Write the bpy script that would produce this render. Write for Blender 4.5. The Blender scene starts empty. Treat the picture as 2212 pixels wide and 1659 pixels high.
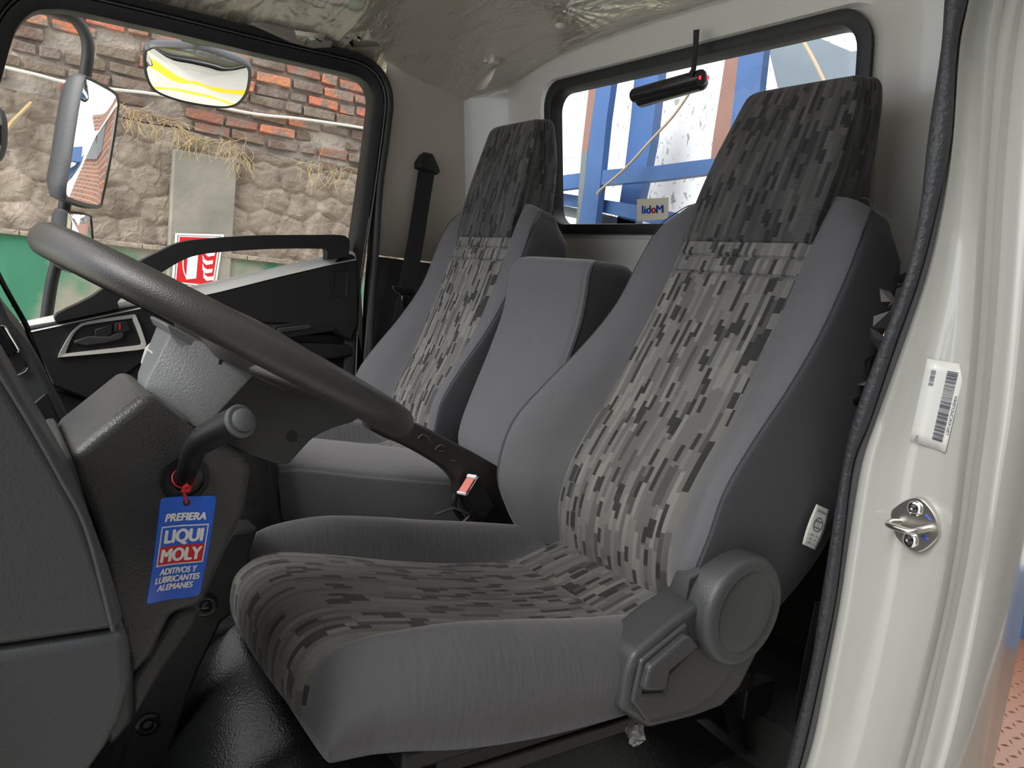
import bpy, bmesh, math, random
import numpy as np
from mathutils import Vector, noise, Matrix
random.seed(7)
S = bpy.context.scene
COL = S.collection
# ------------------------------------------------------------------ camera (truck frame: +x passenger side, +y front, +z up)
FPX = 1650.0
CX = np.array([-1164, -340, 1650.]); CX /= np.linalg.norm(CX)
DN = np.array([-0.11, 1, 0.128]); DN -= CX*(DN@CX); DN /= np.linalg.norm(DN)
CZ = -DN; CY = np.cross(CZ, CX)
RM = np.array([CX, CY, CZ])
CAM = np.array([-1.41324, 1.19986, -0.13624])
cam_d = bpy.data.cameras.new('camera'); cam = bpy.data.objects.new('camera', cam_d); COL.objects.link(cam)
cam_d.sensor_width = 36.0; cam_d.lens = FPX/2212*36.0; cam_d.clip_start = 0.02; cam_d.clip_end = 200
right, up, back = RM[:, 0], -RM[:, 1], -RM[:, 2]
mw = Matrix(((right[0], up[0], back[0], CAM[0]), (right[1], up[1], back[1], CAM[1]), (right[2], up[2], back[2], CAM[2]), (0, 0, 0, 1)))
cam.matrix_world = mw
S.camera = cam
# ------------------------------------------------------------------ sky, sun, exposure
S.view_settings.view_transform = 'Standard'; S.view_settings.look = 'None'; S.view_settings.gamma = 1
S.view_settings.use_curve_mapping = False
S.view_settings.exposure = 1.16
W = bpy.data.worlds.new('overcast_sky'); S.world = W; W.use_nodes = True
nt = W.node_tree; nt.nodes.clear()
tc = nt.nodes.new('ShaderNodeTexCoord'); sx = nt.nodes.new('ShaderNodeSeparateXYZ'); cr = nt.nodes.new('ShaderNodeValToRGB')
bg = nt.nodes.new('ShaderNodeBackground'); ow = nt.nodes.new('ShaderNodeOutputWorld')
nt.links.new(tc.outputs['Generated'], sx.inputs[0]); nt.links.new(sx.outputs['Z'], cr.inputs[0])
cr.color_ramp.elements[0].position = 0.0; cr.color_ramp.elements[0].color = (0.80, 0.86, 0.95, 1)
cr.color_ramp.elements[1].position = 0.7; cr.color_ramp.elements[1].color = (1.0, 1.0, 1.0, 1)
nt.links.new(cr.outputs[0], bg.inputs[0]); bg.inputs[1].default_value = 1.1
nt.links.new(bg.outputs[0], ow.inputs[0])
sd = bpy.data.lights.new('hazy_sun', 'SUN'); sd.energy = 1.5; sd.angle = math.radians(35); sd.color = (1, 0.97, 0.92)
so = bpy.data.objects.new('hazy_sun', sd); COL.objects.link(so)
so.rotation_euler = Vector((0.28, -1.0, -0.80)).to_track_quat('-Z', 'Y').to_euler()

# ------------------------------------------------------------------ helpers
def ray(u, v): return RM @ np.array([u-1106., v-830., FPX])
def at(u, v, x=None, y=None, z=None):
    r = ray(u, v)
    if x is not None: t = (x-CAM[0])/r[0]
    elif y is not None: t = (y-CAM[1])/r[1]
    else: t = (z-CAM[2])/r[2]
    p = CAM+t*r
    return Vector(p)
def tag(o, label=None, cat=None, group=None, kind=None):
    if label: o['label'] = label
    if cat: o['category'] = cat
    if group: o['group'] = group
    if kind: o['kind'] = kind
    return o
def empty(name, loc, label=None, cat=None, kind=None, group=None):
    o = bpy.data.objects.new(name, None); COL.objects.link(o); o.location = loc; o.empty_display_size = 0.05
    return tag(o, label, cat, group, kind)
def obj(name, verts, faces, mat, parent=None, smooth=True, angle=40, uv=None, bevel=0, seg=2, subs=0, solid=0, cols=None):
    me = bpy.data.meshes.new(name)
    off = Vector(parent.matrix_world_loc) if False else (parent_loc(parent) if parent else Vector((0, 0, 0)))
    me.from_pydata([tuple(Vector(v)-off) for v in verts], [], faces)
    if uv is not None:
        l = me.uv_layers.new(name='UVMap')
        for p in me.polygons:
            for li in p.loop_indices: l.data[li].uv = uv[me.loops[li].vertex_index]
    if cols is not None:
        a = me.color_attributes.new('Col', 'FLOAT_COLOR', 'POINT')
        for i, c in enumerate(cols): a.data[i].color = (c[0], c[1], c[2], 1)
    bm = bmesh.new(); bm.from_mesh(me)
    if uv is None: bmesh.ops.recalc_face_normals(bm, faces=bm.faces)
    else: bmesh.ops.recalc_face_normals(bm, faces=bm.faces)
    bm.to_mesh(me); bm.free()
    if smooth:
        for p in me.polygons: p.use_smooth = True
        me.set_sharp_from_angle(angle=math.radians(angle))
    me.materials.append(mat)
    o = bpy.data.objects.new(name, me); COL.objects.link(o)
    if parent: o.parent = parent
    if solid:
        m = o.modifiers.new('s', 'SOLIDIFY'); m.thickness = solid; m.offset = 0
    if bevel:
        m = o.modifiers.new('b', 'BEVEL'); m.width = bevel; m.segments = seg; m.limit_method = 'ANGLE'; m.angle_limit = math.radians(30)
        m.harden_normals = False
    if subs:
        m = o.modifiers.new('u', 'SUBSURF'); m.levels = subs; m.render_levels = subs
    return o
def parent_loc(p):
    v = Vector((0, 0, 0))
    while p is not None:
        v += Vector(p.location); p = p.parent
    return v
class MB:
    def __init__(s): s.v = []; s.f = []; s.c = []
    def add(s, v, f, col=None):
        n = len(s.v); s.v += [Vector(a) for a in v]; s.f += [tuple(i+n for i in g) for g in f]
        if col is not None: s.c += [col]*len(v)
        return s
    def box(s, lo, hi, col=None):
        x0, y0, z0 = lo; x1, y1, z1 = hi
        return s.add([(x0,y0,z0),(x1,y0,z0),(x1,y1,z0),(x0,y1,z0),(x0,y0,z1),(x1,y0,z1),(x1,y1,z1),(x0,y1,z1)],
                     [(0,3,2,1),(4,5,6,7),(0,1,5,4),(1,2,6,5),(2,3,7,6),(3,0,4,7)], col)
    def obox(s, o, ax, ay, az):
        o, ax, ay, az = map(Vector, (o, ax, ay, az))
        c = [o, o+ax, o+ax+ay, o+ay, o+az, o+ax+az, o+ax+ay+az, o+ay+az]
        return s.add(c, [(0,3,2,1),(4,5,6,7),(0,1,5,4),(1,2,6,5),(2,3,7,6),(3,0,4,7)])
    def obj(s, name, mat, parent=None, **k):
        if s.c: k['cols'] = s.c
        return obj(name, s.v, s.f, mat, parent, **k)
def smoothline(pts, n=8, closed=False):
    P = [Vector(p) for p in pts]; out = []; N = len(P)
    rng = range(N) if closed else range(N-1)
    for i in rng:
        if closed: a, b, c, d = P[i-1], P[i], P[(i+1) % N], P[(i+2) % N]
        else: a, b, c, d = P[max(i-1, 0)], P[i], P[i+1], P[min(i+2, N-1)]
        for k in range(n):
            t = k/n
            out.append(0.5*((2*b)+(c-a)*t+(2*a-5*b+4*c-d)*t*t+(3*b-a-3*c+d)*t**3))
    if not closed: out.append(P[-1])
    return out
def tube_geo(path, r, n=12, closed=False, flat=None):
    # r: number or list; flat=(vector axis, factor)
    P = [Vector(p) for p in path]; N = len(P); V = []; F = []
    up_ = None
    for i, p in enumerate(P):
        t = (P[(i+1) % N]-P[i-1]) if closed else (P[min(i+1, N-1)]-P[max(i-1, 0)])
        t.normalize()
        if up_ is None:
            up_ = Vector((0, 0, 1)) if abs(t.z) < 0.9 else Vector((1, 0, 0))
        a = t.cross(up_).normalized(); b = a.cross(t).normalized(); up_ = b
        rr = r[i] if isinstance(r, (list, tuple)) else r
        for k in range(n):
            w = 2*math.pi*k/n
            V.append(p+a*(math.cos(w)*rr)+b*(math.sin(w)*rr))
    M_ = N if closed else N-1
    for i in range(M_):
        for k in range(n):
            j = (i+1) % N
            F.append((i*n+k, i*n+(k+1) % n, j*n+(k+1) % n, j*n+k))
    if not closed:
        F.append(tuple(range(n))[::-1]); F.append(tuple((N-1)*n+k for k in range(n)))
    return V, F
def tube(name, path, r, mat, parent=None, n=12, closed=False, **k):
    V, F = tube_geo(path, r, n, closed)
    return obj(name, V, F, mat, parent, **k)
def prism(name, pts, depth, mat, parent=None, **k):
    # pts: 3D outline, depth: vector
    n = len(pts); d = Vector(depth)
    V = [Vector(p) for p in pts]+[Vector(p)+d for p in pts]
    F = [tuple(range(n))[::-1], tuple(range(n, 2*n))]+[(i, (i+1) % n, n+(i+1) % n, n+i) for i in range(n)]
    return obj(name, V, F, mat, parent, **k)
def px_prism(name, px, x, dx, mat, parent=None, smooth_n=0, **k):
    P = [at(u, v, x=x) for u, v in px]
    if smooth_n: P = smoothline(P, smooth_n, True)
    return prism(name, P, (dx, 0, 0), mat, parent, **k)
def loft(name, rings, mat, parent=None, cap=True, closed=True, uv=None, **k):
    n = len(rings[0]); V = [p for r in rings for p in r]; F = []
    for i in range(len(rings)-1):
        for j in range(n if closed else n-1):
            F.append((i*n+j, i*n+(j+1) % n, (i+1)*n+(j+1) % n, (i+1)*n+j))
    if cap and closed:
        F.append(tuple(range(n))[::-1]); F.append(tuple((len(rings)-1)*n+j for j in range(n)))
    return obj(name, V, F, mat, parent, uv=uv, **k)
def grid(name, fn, nu, nv, mat, parent=None, uvfn=None, **k):
    V = []; U = []
    for i in range(nu+1):
        for j in range(nv+1):
            V.append(fn(i/nu, j/nv))
            if uvfn: U.append(uvfn(i/nu, j/nv))
    F = [(i*(nv+1)+j, (i+1)*(nv+1)+j, (i+1)*(nv+1)+j+1, i*(nv+1)+j+1) for i in range(nu) for j in range(nv)]
    return obj(name, V, F, mat, parent, uv=U if uvfn else None, **k)
def lathe(name, o, axis, prof, mat, parent=None, n=32, **k):
    o = Vector(o); axis = Vector(axis).normalized()
    a = axis.orthogonal().normalized(); b = axis.cross(a)
    rings = [[o+axis*h+(a*math.cos(2*math.pi*i/n)+b*math.sin(2*math.pi*i/n))*r for i in range(n)] for r, h in prof]
    return loft(name, rings, mat, parent, **k)
def hull(name, pts, mat, parent=None, **k):
    bm = bmesh.new()
    off = parent_loc(parent) if parent else Vector((0, 0, 0))
    for p in pts: bm.verts.new(Vector(p))
    r = bmesh.ops.convex_hull(bm, input=bm.verts)
    bmesh.ops.delete(bm, geom=[g for g in r['geom_interior'] if isinstance(g, bmesh.types.BMVert)], context='VERTS')
    bmesh.ops.dissolve_limit(bm, angle_limit=math.radians(4), verts=bm.verts, edges=bm.edges)
    bm.verts.index_update()
    V = [v.co.copy() for v in bm.verts]; F = [tuple(v.index for v in f.verts) for f in bm.faces]; bm.free()
    return obj(name, V, F, mat, parent, **k)
def bil(q, s, t):
    # q: TL TR BR BL, s right, t down
    return q[0]*(1-s)*(1-t)+q[1]*s*(1-t)+q[2]*s*t+q[3]*(1-s)*t
def text(name, body, fn, box, mat, parent=None, bold=0.0, sx=1.0, space=1.0, flip=False, shear=0.0):
    # box (s0,t0,s1,t1) in the card's 0..1 coordinates; fn(s,t)->Vector
    cu = bpy.data.curves.new(name, 'FONT'); cu.body = body; cu.size = 1; cu.space_character = space
    cu.align_x = 'CENTER'; cu.shear = shear; cu.space_line = 0.82
    to = bpy.data.objects.new(name, cu); COL.objects.link(to)
    dg = bpy.context.evaluated_depsgraph_get(); me = bpy.data.meshes.new_from_object(to.evaluated_get(dg))
    bpy.data.objects.remove(to)
    V = [v.co.copy() for v in me.vertices]; F = [tuple(p.vertices) for p in me.polygons]
    x0 = min(v.x for v in V); x1 = max(v.x for v in V); y0 = min(v.y for v in V); y1 = max(v.y for v in V)
    s0, t0, s1, t1 = box; out = []
    for v in V:
        a = (v.x-x0)/(x1-x0); b = (y1-v.y)/(y1-y0)
        if flip: a = 1-a
        out.append(fn(s0+(s1-s0)*a, t0+(t1-t0)*b))
    if bold:
        n = len(out); V2 = []; F2 = []; base = list(V)
        for q, (ddx, ddy) in enumerate(((-bold, 0), (bold, 0), (0, bold*.6), (0, -bold*.6))):
            for v in base:
                a = (v.x+ddx-x0+bold)/(x1-x0+2*bold); b = (y1+bold-v.y-ddy)/(y1-y0+2*bold)
                if flip: a = 1-a
                V2.append(fn(s0+(s1-s0)*a, t0+(t1-t0)*b))
            F2 += [tuple(i+q*n for i in f) for f in F]
        out, F = V2, F2
    return obj(name, out, F, mat, parent, smooth=False)
def rrect(x0, z0, x1, z1, r, n=6):
    o = []
    for cx, cz, a0 in ((x1-r, z1-r, 0), (x0+r, z1-r, 90), (x0+r, z0+r, 180), (x1-r, z0+r, 270)):
        for i in range(n+1):
            a = math.radians(a0+90*i/n); o.append((cx+r*math.cos(a), cz+r*math.sin(a)))
    return o

# ------------------------------------------------------------------ materials
def newmat(name):
    m = bpy.data.materials.new(name); m.use_nodes = True
    return m, m.node_tree, m.node_tree.nodes['Principled BSDF']
def nd(t, k, **kw):
    n = t.nodes.new(k)
    for a, b in kw.items(): setattr(n, a, b)
    return n
def pm(name, col, rough=0.5, metal=0, bump=0, bscale=100, bdist=0.001, coat=0, spec=0.5, var=0, vscale=6, alpha=1, sheen=0, bump2=0, b2scale=8, detail=2, b2map=None):
    m, t, b = newmat(name); L = t.links.new
    b.inputs['Base Color'].default_value = (*col, 1); b.inputs['Roughness'].default_value = rough; b.inputs['Metallic'].default_value = metal
    b.inputs['Coat Weight'].default_value = coat; b.inputs['Coat Roughness'].default_value = 0.08; b.inputs['Specular IOR Level'].default_value = spec
    b.inputs['Sheen Weight'].default_value = sheen; b.inputs['Sheen Roughness'].default_value = 0.4
    c = nd(t, 'ShaderNodeTexCoord')
    if bump:
        n = nd(t, 'ShaderNodeTexNoise'); n.inputs['Scale'].default_value = bscale; n.inputs['Detail'].default_value = detail
        L(c.outputs['Object'], n.inputs['Vector'])
        bp = nd(t, 'ShaderNodeBump'); bp.inputs['Strength'].default_value = bump; bp.inputs['Distance'].default_value = bdist
        L(n.outputs['Fac'], bp.inputs['Height']); L(bp.outputs[0], b.inputs['Normal'])
        if bump2:
            n2 = nd(t, 'ShaderNodeTexNoise'); n2.inputs['Scale'].default_value = b2scale; L(c.outputs['Object'], n2.inputs['Vector'])
            if b2map:
                mpp = nd(t, 'ShaderNodeMapping'); mpp.inputs['Scale'].default_value = b2map; L(c.outputs['Object'], mpp.inputs[0]); L(mpp.outputs[0], n2.inputs['Vector'])
            bp2 = nd(t, 'ShaderNodeBump'); bp2.inputs['Strength'].default_value = bump2; bp2.inputs['Distance'].default_value = 0.01
            L(n2.outputs['Fac'], bp2.inputs['Height']); L(bp2.outputs[0], bp.inputs['Normal'])
    if var:
        n = nd(t, 'ShaderNodeTexNoise'); n.inputs['Scale'].default_value = vscale; n.inputs['Detail'].default_value = 5
        L(c.outputs['Object'], n.inputs['Vector'])
        mx = nd(t, 'ShaderNodeMix', data_type='RGBA'); mx.inputs[6].default_value = (*[max(0, k*(1-var)) for k in col], 1); mx.inputs[7].default_value = (*[min(1, k*(1+var)) for k in col], 1)
        L(n.outputs['Fac'], mx.inputs[0]); L(mx.outputs[2], b.inputs['Base Color'])
    return m
M = {}
M['fabric'] = pm('grey_twill', (0.112, 0.111, 0.121), 0.85, bump=0.5, bscale=900, bdist=0.0006, sheen=0.25, var=0.08, vscale=9)
M['fabric_shaded'] = pm('grey_twill_shaded', (0.050, 0.049, 0.056), 0.9, bump=0.5, bscale=900, bdist=0.0006, sheen=0.1)  # grey twill darkened: shade on the seat sides is put into the colour
M['piping'] = pm('seam_thread', (0.05, 0.05, 0.056), 0.9)
M['plastic'] = pm('charcoal_grained_plastic', (0.045, 0.047, 0.050), 0.42, bump=0.6, bscale=420, bdist=0.0008)
M['plastic_lit'] = pm('grained_plastic_lit', (0.165, 0.172, 0.175), 0.40, bump=0.7, bscale=420, bdist=0.0009)  # hub cover plastic lightened: windshield light on it is put into the colour
M['rim'] = pm('wheel_rim_plastic', (0.044, 0.042, 0.040), 0.36, bump=0.6, bscale=650, bdist=0.0006)
M['black'] = pm('black_plastic', (0.012, 0.012, 0.014), 0.5, bump=0.3, bscale=500, bdist=0.0005)
M['black_trim'] = pm('black_door_trim', (0.016, 0.017, 0.019), 0.45, bump=0.4, bscale=500, bdist=0.0005)
M['gloss_black'] = pm('gloss_black', (0.01, 0.01, 0.012), 0.12)
M['rubber'] = pm('black_rubber', (0.012, 0.012, 0.013), 0.55)
M['belt'] = pm('belt_webbing', (0.022, 0.021, 0.023), 0.8, bump=0.4, bscale=600)
M['vinyl'] = pm('black_vinyl', (0.014, 0.016, 0.016), 0.27, bump=0.7, bscale=330, bdist=0.0008)
M['leather'] = pm('black_leatherette', (0.015, 0.015, 0.016), 0.35, bump=0.4, bscale=60, bdist=0.003)
M['carpet'] = pm('dark_carpet', (0.02, 0.019, 0.018), 0.95, bump=0.8, bscale=700)
M['paint'] = pm('white_body_paint', (0.455, 0.455, 0.425), 0.28, coat=0.9, bump=0.08, bscale=9, bdist=0.01)
M['paint_in'] = pm('white_inner_paint', (0.58, 0.57, 0.53), 0.33, coat=0.5, bump=0.05, bscale=10, bdist=0.01)
M['beige'] = pm('beige_trim', (0.68, 0.635, 0.565), 0.6, bump=0.1, bscale=300)
M['greytrim'] = pm('grey_pillar_liner', (0.10, 0.105, 0.112), 0.6)
M['silver'] = pm('satin_silver', (0.60, 0.59, 0.56), 0.3, metal=0.15)
M['chrome'] = pm('bright_metal', (0.75, 0.75, 0.74), 0.12, metal=1)
M['steel'] = pm('zinc_steel', (0.62, 0.60, 0.56), 0.28, metal=1, var=0.1)
M['darksteel'] = pm('dark_steel', (0.16, 0.15, 0.14), 0.4, metal=0.7)
M['mirror'] = pm('mirror_glass', (0.9, 0.9, 0.9), 0.01, metal=1)
M['white'] = pm('white_print', (0.85, 0.85, 0.85), 0.5)
M['ink'] = pm('dark_ink', (0.03, 0.03, 0.06), 0.6)
M['label'] = pm('label_paper', (0.62, 0.62, 0.59), 0.35, coat=0.4)
M['blue'] = pm('tag_blue', (0.01, 0.12, 0.72), 0.28, coat=0.4)
M['red'] = pm('tag_red', (0.62, 0.012, 0.02), 0.45)
M['marker'] = pm('blue_marker', (0.01, 0.06, 0.45), 0.5)
M['redbtn'] = pm('red_button', (0.75, 0.22, 0.19), 0.35)
M['cream'] = pm('sticker_cream', (0.72, 0.66, 0.52), 0.6)
M['rope'] = pm('pale_rope', (0.55, 0.45, 0.33), 0.9)
M['cable'] = pm('white_cable', (0.75, 0.74, 0.70), 0.6)
M['bluepaint'] = pm('blue_steel_paint', (0.07, 0.15, 0.36), 0.45, var=0.25, vscale=5)
M['greypaint'] = pm('weathered_grey_blue', (0.17, 0.20, 0.22), 0.6, var=0.2)
M['brownpaint'] = pm('rusty_brown_primer', (0.30, 0.17, 0.14), 0.7, var=0.25)
M['straw'] = pm('dry_roots', (0.50, 0.38, 0.20), 0.9, var=0.3, vscale=20)
M['wire_grey'] = pm('grey_foam', (0.3, 0.25, 0.18), 0.9)
M['yellow'] = pm('yellow_line_paint', (0.75, 0.62, 0.03), 0.7)
m, t, b = newmat('red_led'); b.inputs['Base Color'].default_value = (0.3, 0, 0, 1); b.inputs['Emission Color'].default_value = (1, 0.03, 0.05, 1); b.inputs['Emission Strength'].default_value = 1.2; M['led'] = m

def pattern(name, tones, seed=0, contrast=1.0):
    m, t, b = newmat(name); L = t.links.new
    uv = nd(t, 'ShaderNodeUVMap'); sp = nd(t, 'ShaderNodeSeparateXYZ'); L(uv.outputs[0], sp.inputs[0])
    def mt(op, a, bb=None, c=None):
        n = nd(t, 'ShaderNodeMath', operation=op)
        for i, q in enumerate((a, bb, c)):
            if q is None: continue
            if hasattr(q, 'is_output') or hasattr(q, 'links'): L(q, n.inputs[i])
            else: n.inputs[i].default_value = q
        return n.outputs[0]
    U, Vv = sp.outputs[0], sp.outputs[1]
    col = mt('FLOOR', mt('DIVIDE', U, 0.0088))
    def wn(a, b_, c_):
        cb = nd(t, 'ShaderNodeCombineXYZ')
        for i, q in enumerate((a, b_, c_)):
            if isinstance(q, (int, float)): cb.inputs[i].default_value = q
            else: L(q, cb.inputs[i])
        w = nd(t, 'ShaderNodeTexWhiteNoise'); L(cb.outputs[0], w.inputs['Vector']); return w.outputs['Value']
    off = wn(col, 3.3+seed, 0)
    row1 = mt('FLOOR', mt('ADD', mt('DIVIDE', Vv, 0.072), mt('MULTIPLY', off, 7.0)))
    row2 = mt('FLOOR', mt('ADD', mt('DIVIDE', Vv, 0.030), mt('MULTIPLY', off, 13.0)))
    col2 = mt('FLOOR', mt('DIVIDE', U, 0.015))
    row3 = mt('FLOOR', mt('ADD', mt('DIVIDE', Vv, 0.034), mt('MULTIPLY', wn(col2, 8.8, 1), 5.0)))
    r1 = wn(col, row1, 1+seed); r2 = wn(col, row2, 2+seed); r3 = wn(col2, row3, 5+seed)
    # r1 base tone, r2/r3 dark dashes
    ramp = nd(t, 'ShaderNodeValToRGB'); ramp.color_ramp.interpolation = 'CONSTANT'
    el = ramp.color_ramp.elements; el[0].position = 0; el[0].color = (*tones[1], 1); el[1].position = 0.3; el[1].color = (*tones[2], 1)
    e = el.new(0.62); e.color = (*tones[3], 1); e = el.new(0.85); e.color = (*tones[2], 1)
    L(r1, ramp.inputs[0])
    dark = mt('MAXIMUM', mt('GREATER_THAN', r2, 0.84), mt('GREATER_THAN', r3, 0.985))
    rib = mt('GREATER_THAN', mt('SINE', mt('MULTIPLY', Vv, 2*math.pi/0.0024)), 0.0)
    ribon = mt('GREATER_THAN', wn(col, row1, 9+seed), 0.38)
    rb = mt('MULTIPLY', rib, ribon)
    mx = nd(t, 'ShaderNodeMix', data_type='RGBA'); mx.inputs[7].default_value = (*tones[4], 1)
    L(mt('MULTIPLY', rb, 0.55), mx.inputs[0]); L(ramp.outputs[0], mx.inputs[6])
    mx2 = nd(t, 'ShaderNodeMix', data_type='RGBA'); mx2.inputs[7].default_value = (*tones[0], 1)
    L(mt('MULTIPLY', dark, 0.93), mx2.inputs[0]); L(mx.outputs[2], mx2.inputs[6])
    L(mx2.outputs[2], b.inputs['Base Color']); b.inputs['Roughness'].default_value = 0.8
    b.inputs['Sheen Weight'].default_value = 0.15
    bp = nd(t, 'ShaderNodeBump'); bp.inputs['Strength'].default_value = 0.35; bp.inputs['Distance'].default_value = 0.0006
    L(mt('ADD', rb, mt('MULTIPLY', dark, -0.8)), bp.inputs['Height']); L(bp.outputs[0], b.inputs['Normal'])
    return m
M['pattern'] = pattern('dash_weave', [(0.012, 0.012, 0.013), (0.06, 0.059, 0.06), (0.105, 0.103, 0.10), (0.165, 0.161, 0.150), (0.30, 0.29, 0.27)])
M['pattern_head_shaded'] = pattern('dash_weave_headrest_shaded', [(0.006, 0.006, 0.007), (0.019, 0.019, 0.021), (0.038, 0.037, 0.038), (0.066, 0.064, 0.062), (0.13, 0.125, 0.12)], seed=4)  # same weave in lower tones; roof shade on the headrests painted in

def glassmat(name, tint=(1, 1, 1), gl=1.0):
    m = bpy.data.materials.new(name); m.use_nodes = True; t = m.node_tree; t.nodes.clear(); L = t.links.new
    o = nd(t, 'ShaderNodeOutputMaterial'); tr = nd(t, 'ShaderNodeBsdfTransparent'); g = nd(t, 'ShaderNodeBsdfGlossy'); fr = nd(t, 'ShaderNodeFresnel'); mx = nd(t, 'ShaderNodeMixShader')
    tr.inputs[0].default_value = (*tint, 1); g.inputs['Roughness'].default_value = 0.02; fr.inputs[0].default_value = 1.45
    mu = nd(t, 'ShaderNodeMath', operation='MULTIPLY'); mu.inputs[1].default_value = gl
    L(fr.outputs[0], mu.inputs[0]); L(mu.outputs[0], mx.inputs[0]); L(tr.outputs[0], mx.inputs[1]); L(g.outputs[0], mx.inputs[2]); L(mx.outputs[0], o.inputs[0])
    return m
M['glass'] = glassmat('window_glass', (0.95, 0.97, 0.96), 0.8)
# clear polythene film: mostly see-through, glossy folds
m = bpy.data.materials.new('clear_film'); m.use_nodes = True; t = m.node_tree; t.nodes.clear(); L = t.links.new
o = nd(t, 'ShaderNodeOutputMaterial'); tr = nd(t, 'ShaderNodeBsdfTransparent'); g = nd(t, 'ShaderNodeBsdfGlossy'); df = nd(t, 'ShaderNodeBsdfTranslucent'); d2 = nd(t, 'ShaderNodeBsdfDiffuse')
tr.inputs[0].default_value = (0.97, 0.955, 0.92, 1); g.inputs['Roughness'].default_value = 0.22; fr = nd(t, 'ShaderNodeFresnel'); fr.inputs[0].default_value = 1.38
mx = nd(t, 'ShaderNodeMixShader'); mx2 = nd(t, 'ShaderNodeMixShader'); mx2.inputs[0].default_value = 0.06
d2.inputs[0].default_value = (0.8, 0.78, 0.7, 1)
c = nd(t, 'ShaderNodeTexCoord'); mp = nd(t, 'ShaderNodeMapping'); mp.inputs['Scale'].default_value = (2.2, 9, 3); mp.inputs['Rotation'].default_value = (0, 0, 0.35)
n = nd(t, 'ShaderNodeTexNoise'); n.inputs['Scale'].default_value = 2.5; n.inputs['Detail'].default_value = 4; n.inputs['Distortion'].default_value = 1.2
bp = nd(t, 'ShaderNodeBump'); bp.inputs['Strength'].default_value = 0.35; bp.inputs['Distance'].default_value = 0.02
L(c.outputs['Object'], mp.inputs[0]); L(mp.outputs[0], n.inputs['Vector']); L(n.outputs['Fac'], bp.inputs['Height']); L(bp.outputs[0], g.inputs['Normal']); L(bp.outputs[0], fr.inputs['Normal'])
hm = nd(t, 'ShaderNodeMath', operation='MULTIPLY'); hm.inputs[1].default_value = .55; L(fr.outputs[0], hm.inputs[0])
L(tr.outputs[0], mx2.inputs[1]); L(d2.outputs[0], mx2.inputs[2]); L(hm.outputs[0], mx.inputs[0]); L(mx2.outputs[0], mx.inputs[1]); L(g.outputs[0], mx.inputs[2]); L(mx.outputs[0], o.inputs[0])
M['film'] = m
# ------------------------------------------------------------------ seats
def catm(rows, n):
    R = np.array(rows, float); N = len(R); out = []
    for i in range(N-1):
        a, b, c, d = R[max(i-1, 0)], R[i], R[i+1], R[min(i+2, N-1)]
        for k in range(n):
            t = k/n; out.append(0.5*((2*b)+(c-a)*t+(2*a-5*b+4*c-d)*t*t+(3*b-a-3*c+d)*t**3))
    out.append(R[-1]); return np.array(out)
def densering(half, n):
    # half: list of (a,b) from centre front to centre back; mirrored ring with spline sampling
    full = list(half)+[(-a, b) for a, b in half[-2:0:-1]]
    pts = smoothline([Vector((a, b, 0)) for a, b in full], n, True)
    return pts
BACK = [ # z, hr, yr, yf, yb
 (.088, .150, -.085, -.06, -.11), (.080, .205, -.068, -.045, -.125), (.060, .226, -.045, -.03, -.13), (.026, .240, -.012, -.010, -.135), (-.05, .248, .026, .022, -.142), (-.153, .250, .078, .068, -.118),
 (-.248, .257, .153, .118, -.085), (-.33, .265, .232, .160, -.058), (-.40, .272, .290, .205, -.040), (-.467, .274, .314, .240, -.025),
 (-.53, .264, .322, .256, -.010), (-.59, .250, .300, .252, .02), (-.64, .235, .270, .235, .05)]
def back_upholstery(T, parent, sx):
    rows = catm(BACK, 6); rings = []; pip = {True: [], False: []}
    for z, hr, yr, yf, yb in rows:
        inner = min(.155, hr*.7)
        half = [(0, yf-.006), (inner*.6, yf-.006), (inner*.93, yf-.008), (inner, yf-.004), (inner+(hr-inner)*.35, yf+(yr-yf)*.5+.010), (inner+(hr-inner)*.75, yr+.007),
                (hr-.004, yr-.002), (hr+.006, yr-.018), (hr+.014, (yr+yb)/2), (hr+.008, yb+.03), (hr-.03, yb+.003), (.1*hr/.25, yb), (0, yb)]
        r = densering(half, 5)
        n = len(r)
        for idx in (30, n-30): pip[idx == 30].append(T((r[idx].x+math.copysign(.0004, r[idx].x))*sx, r[idx].y+.0004, z))
        kz = max(0, min(1, (z+.02)/.08)); zt_ = lambda p: z-.42*max(0, yr+.01-p.y)*kz-.25*max(0, abs(p.x)-hr+.03)*kz
        rings.append([T(p.x*sx, p.y, zt_(p)) for p in r])
    o = loft('back_upholstery', rings, M['fabric'], parent, angle=60)
    shade_sides(o, n, 30)
    for k in (True, False): tube('seam', pip[k][4:-2], .0012, M['piping'], o, n=6)
    return o
def shade_sides(o, n, idx):
    o.data.materials.append(M['fabric_shaded'])  # side panels get the twill with painted-in shade
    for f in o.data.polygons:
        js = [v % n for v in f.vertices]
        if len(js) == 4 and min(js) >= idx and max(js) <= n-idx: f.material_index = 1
def yf_of(rows, z):
    zs = rows[::-1, 0]; return float(np.interp(z, zs, rows[::-1, 3]))
def centre_panel(T, parent, sx):
    rows = catm(BACK, 6); nv = 260
    z0, z1 = .02, -.655
    def pt(a, b_):
        u = (a*2-1); z = z0+(z1-z0)*b_
        y = yf_of(rows, z)+(.010 if z < -.15 else .004+.006*max(0, min(1, -z/.15)))*(1-u**2)-.010*max(0, (abs(u)-.93)/.07)**2
        for zz in (-.034, -.068): y -= .007*math.exp(-((z-zz)/.0026)**2)
        return T(u*.151*sx, y, z)
    def uvf(a, b_): return ((a*2-1)*.151+1.0, b_*.72)
    return grid('back_centre_panel', pt, 24, nv, M['pattern'], parent, uvfn=uvf, angle=80)
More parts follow.
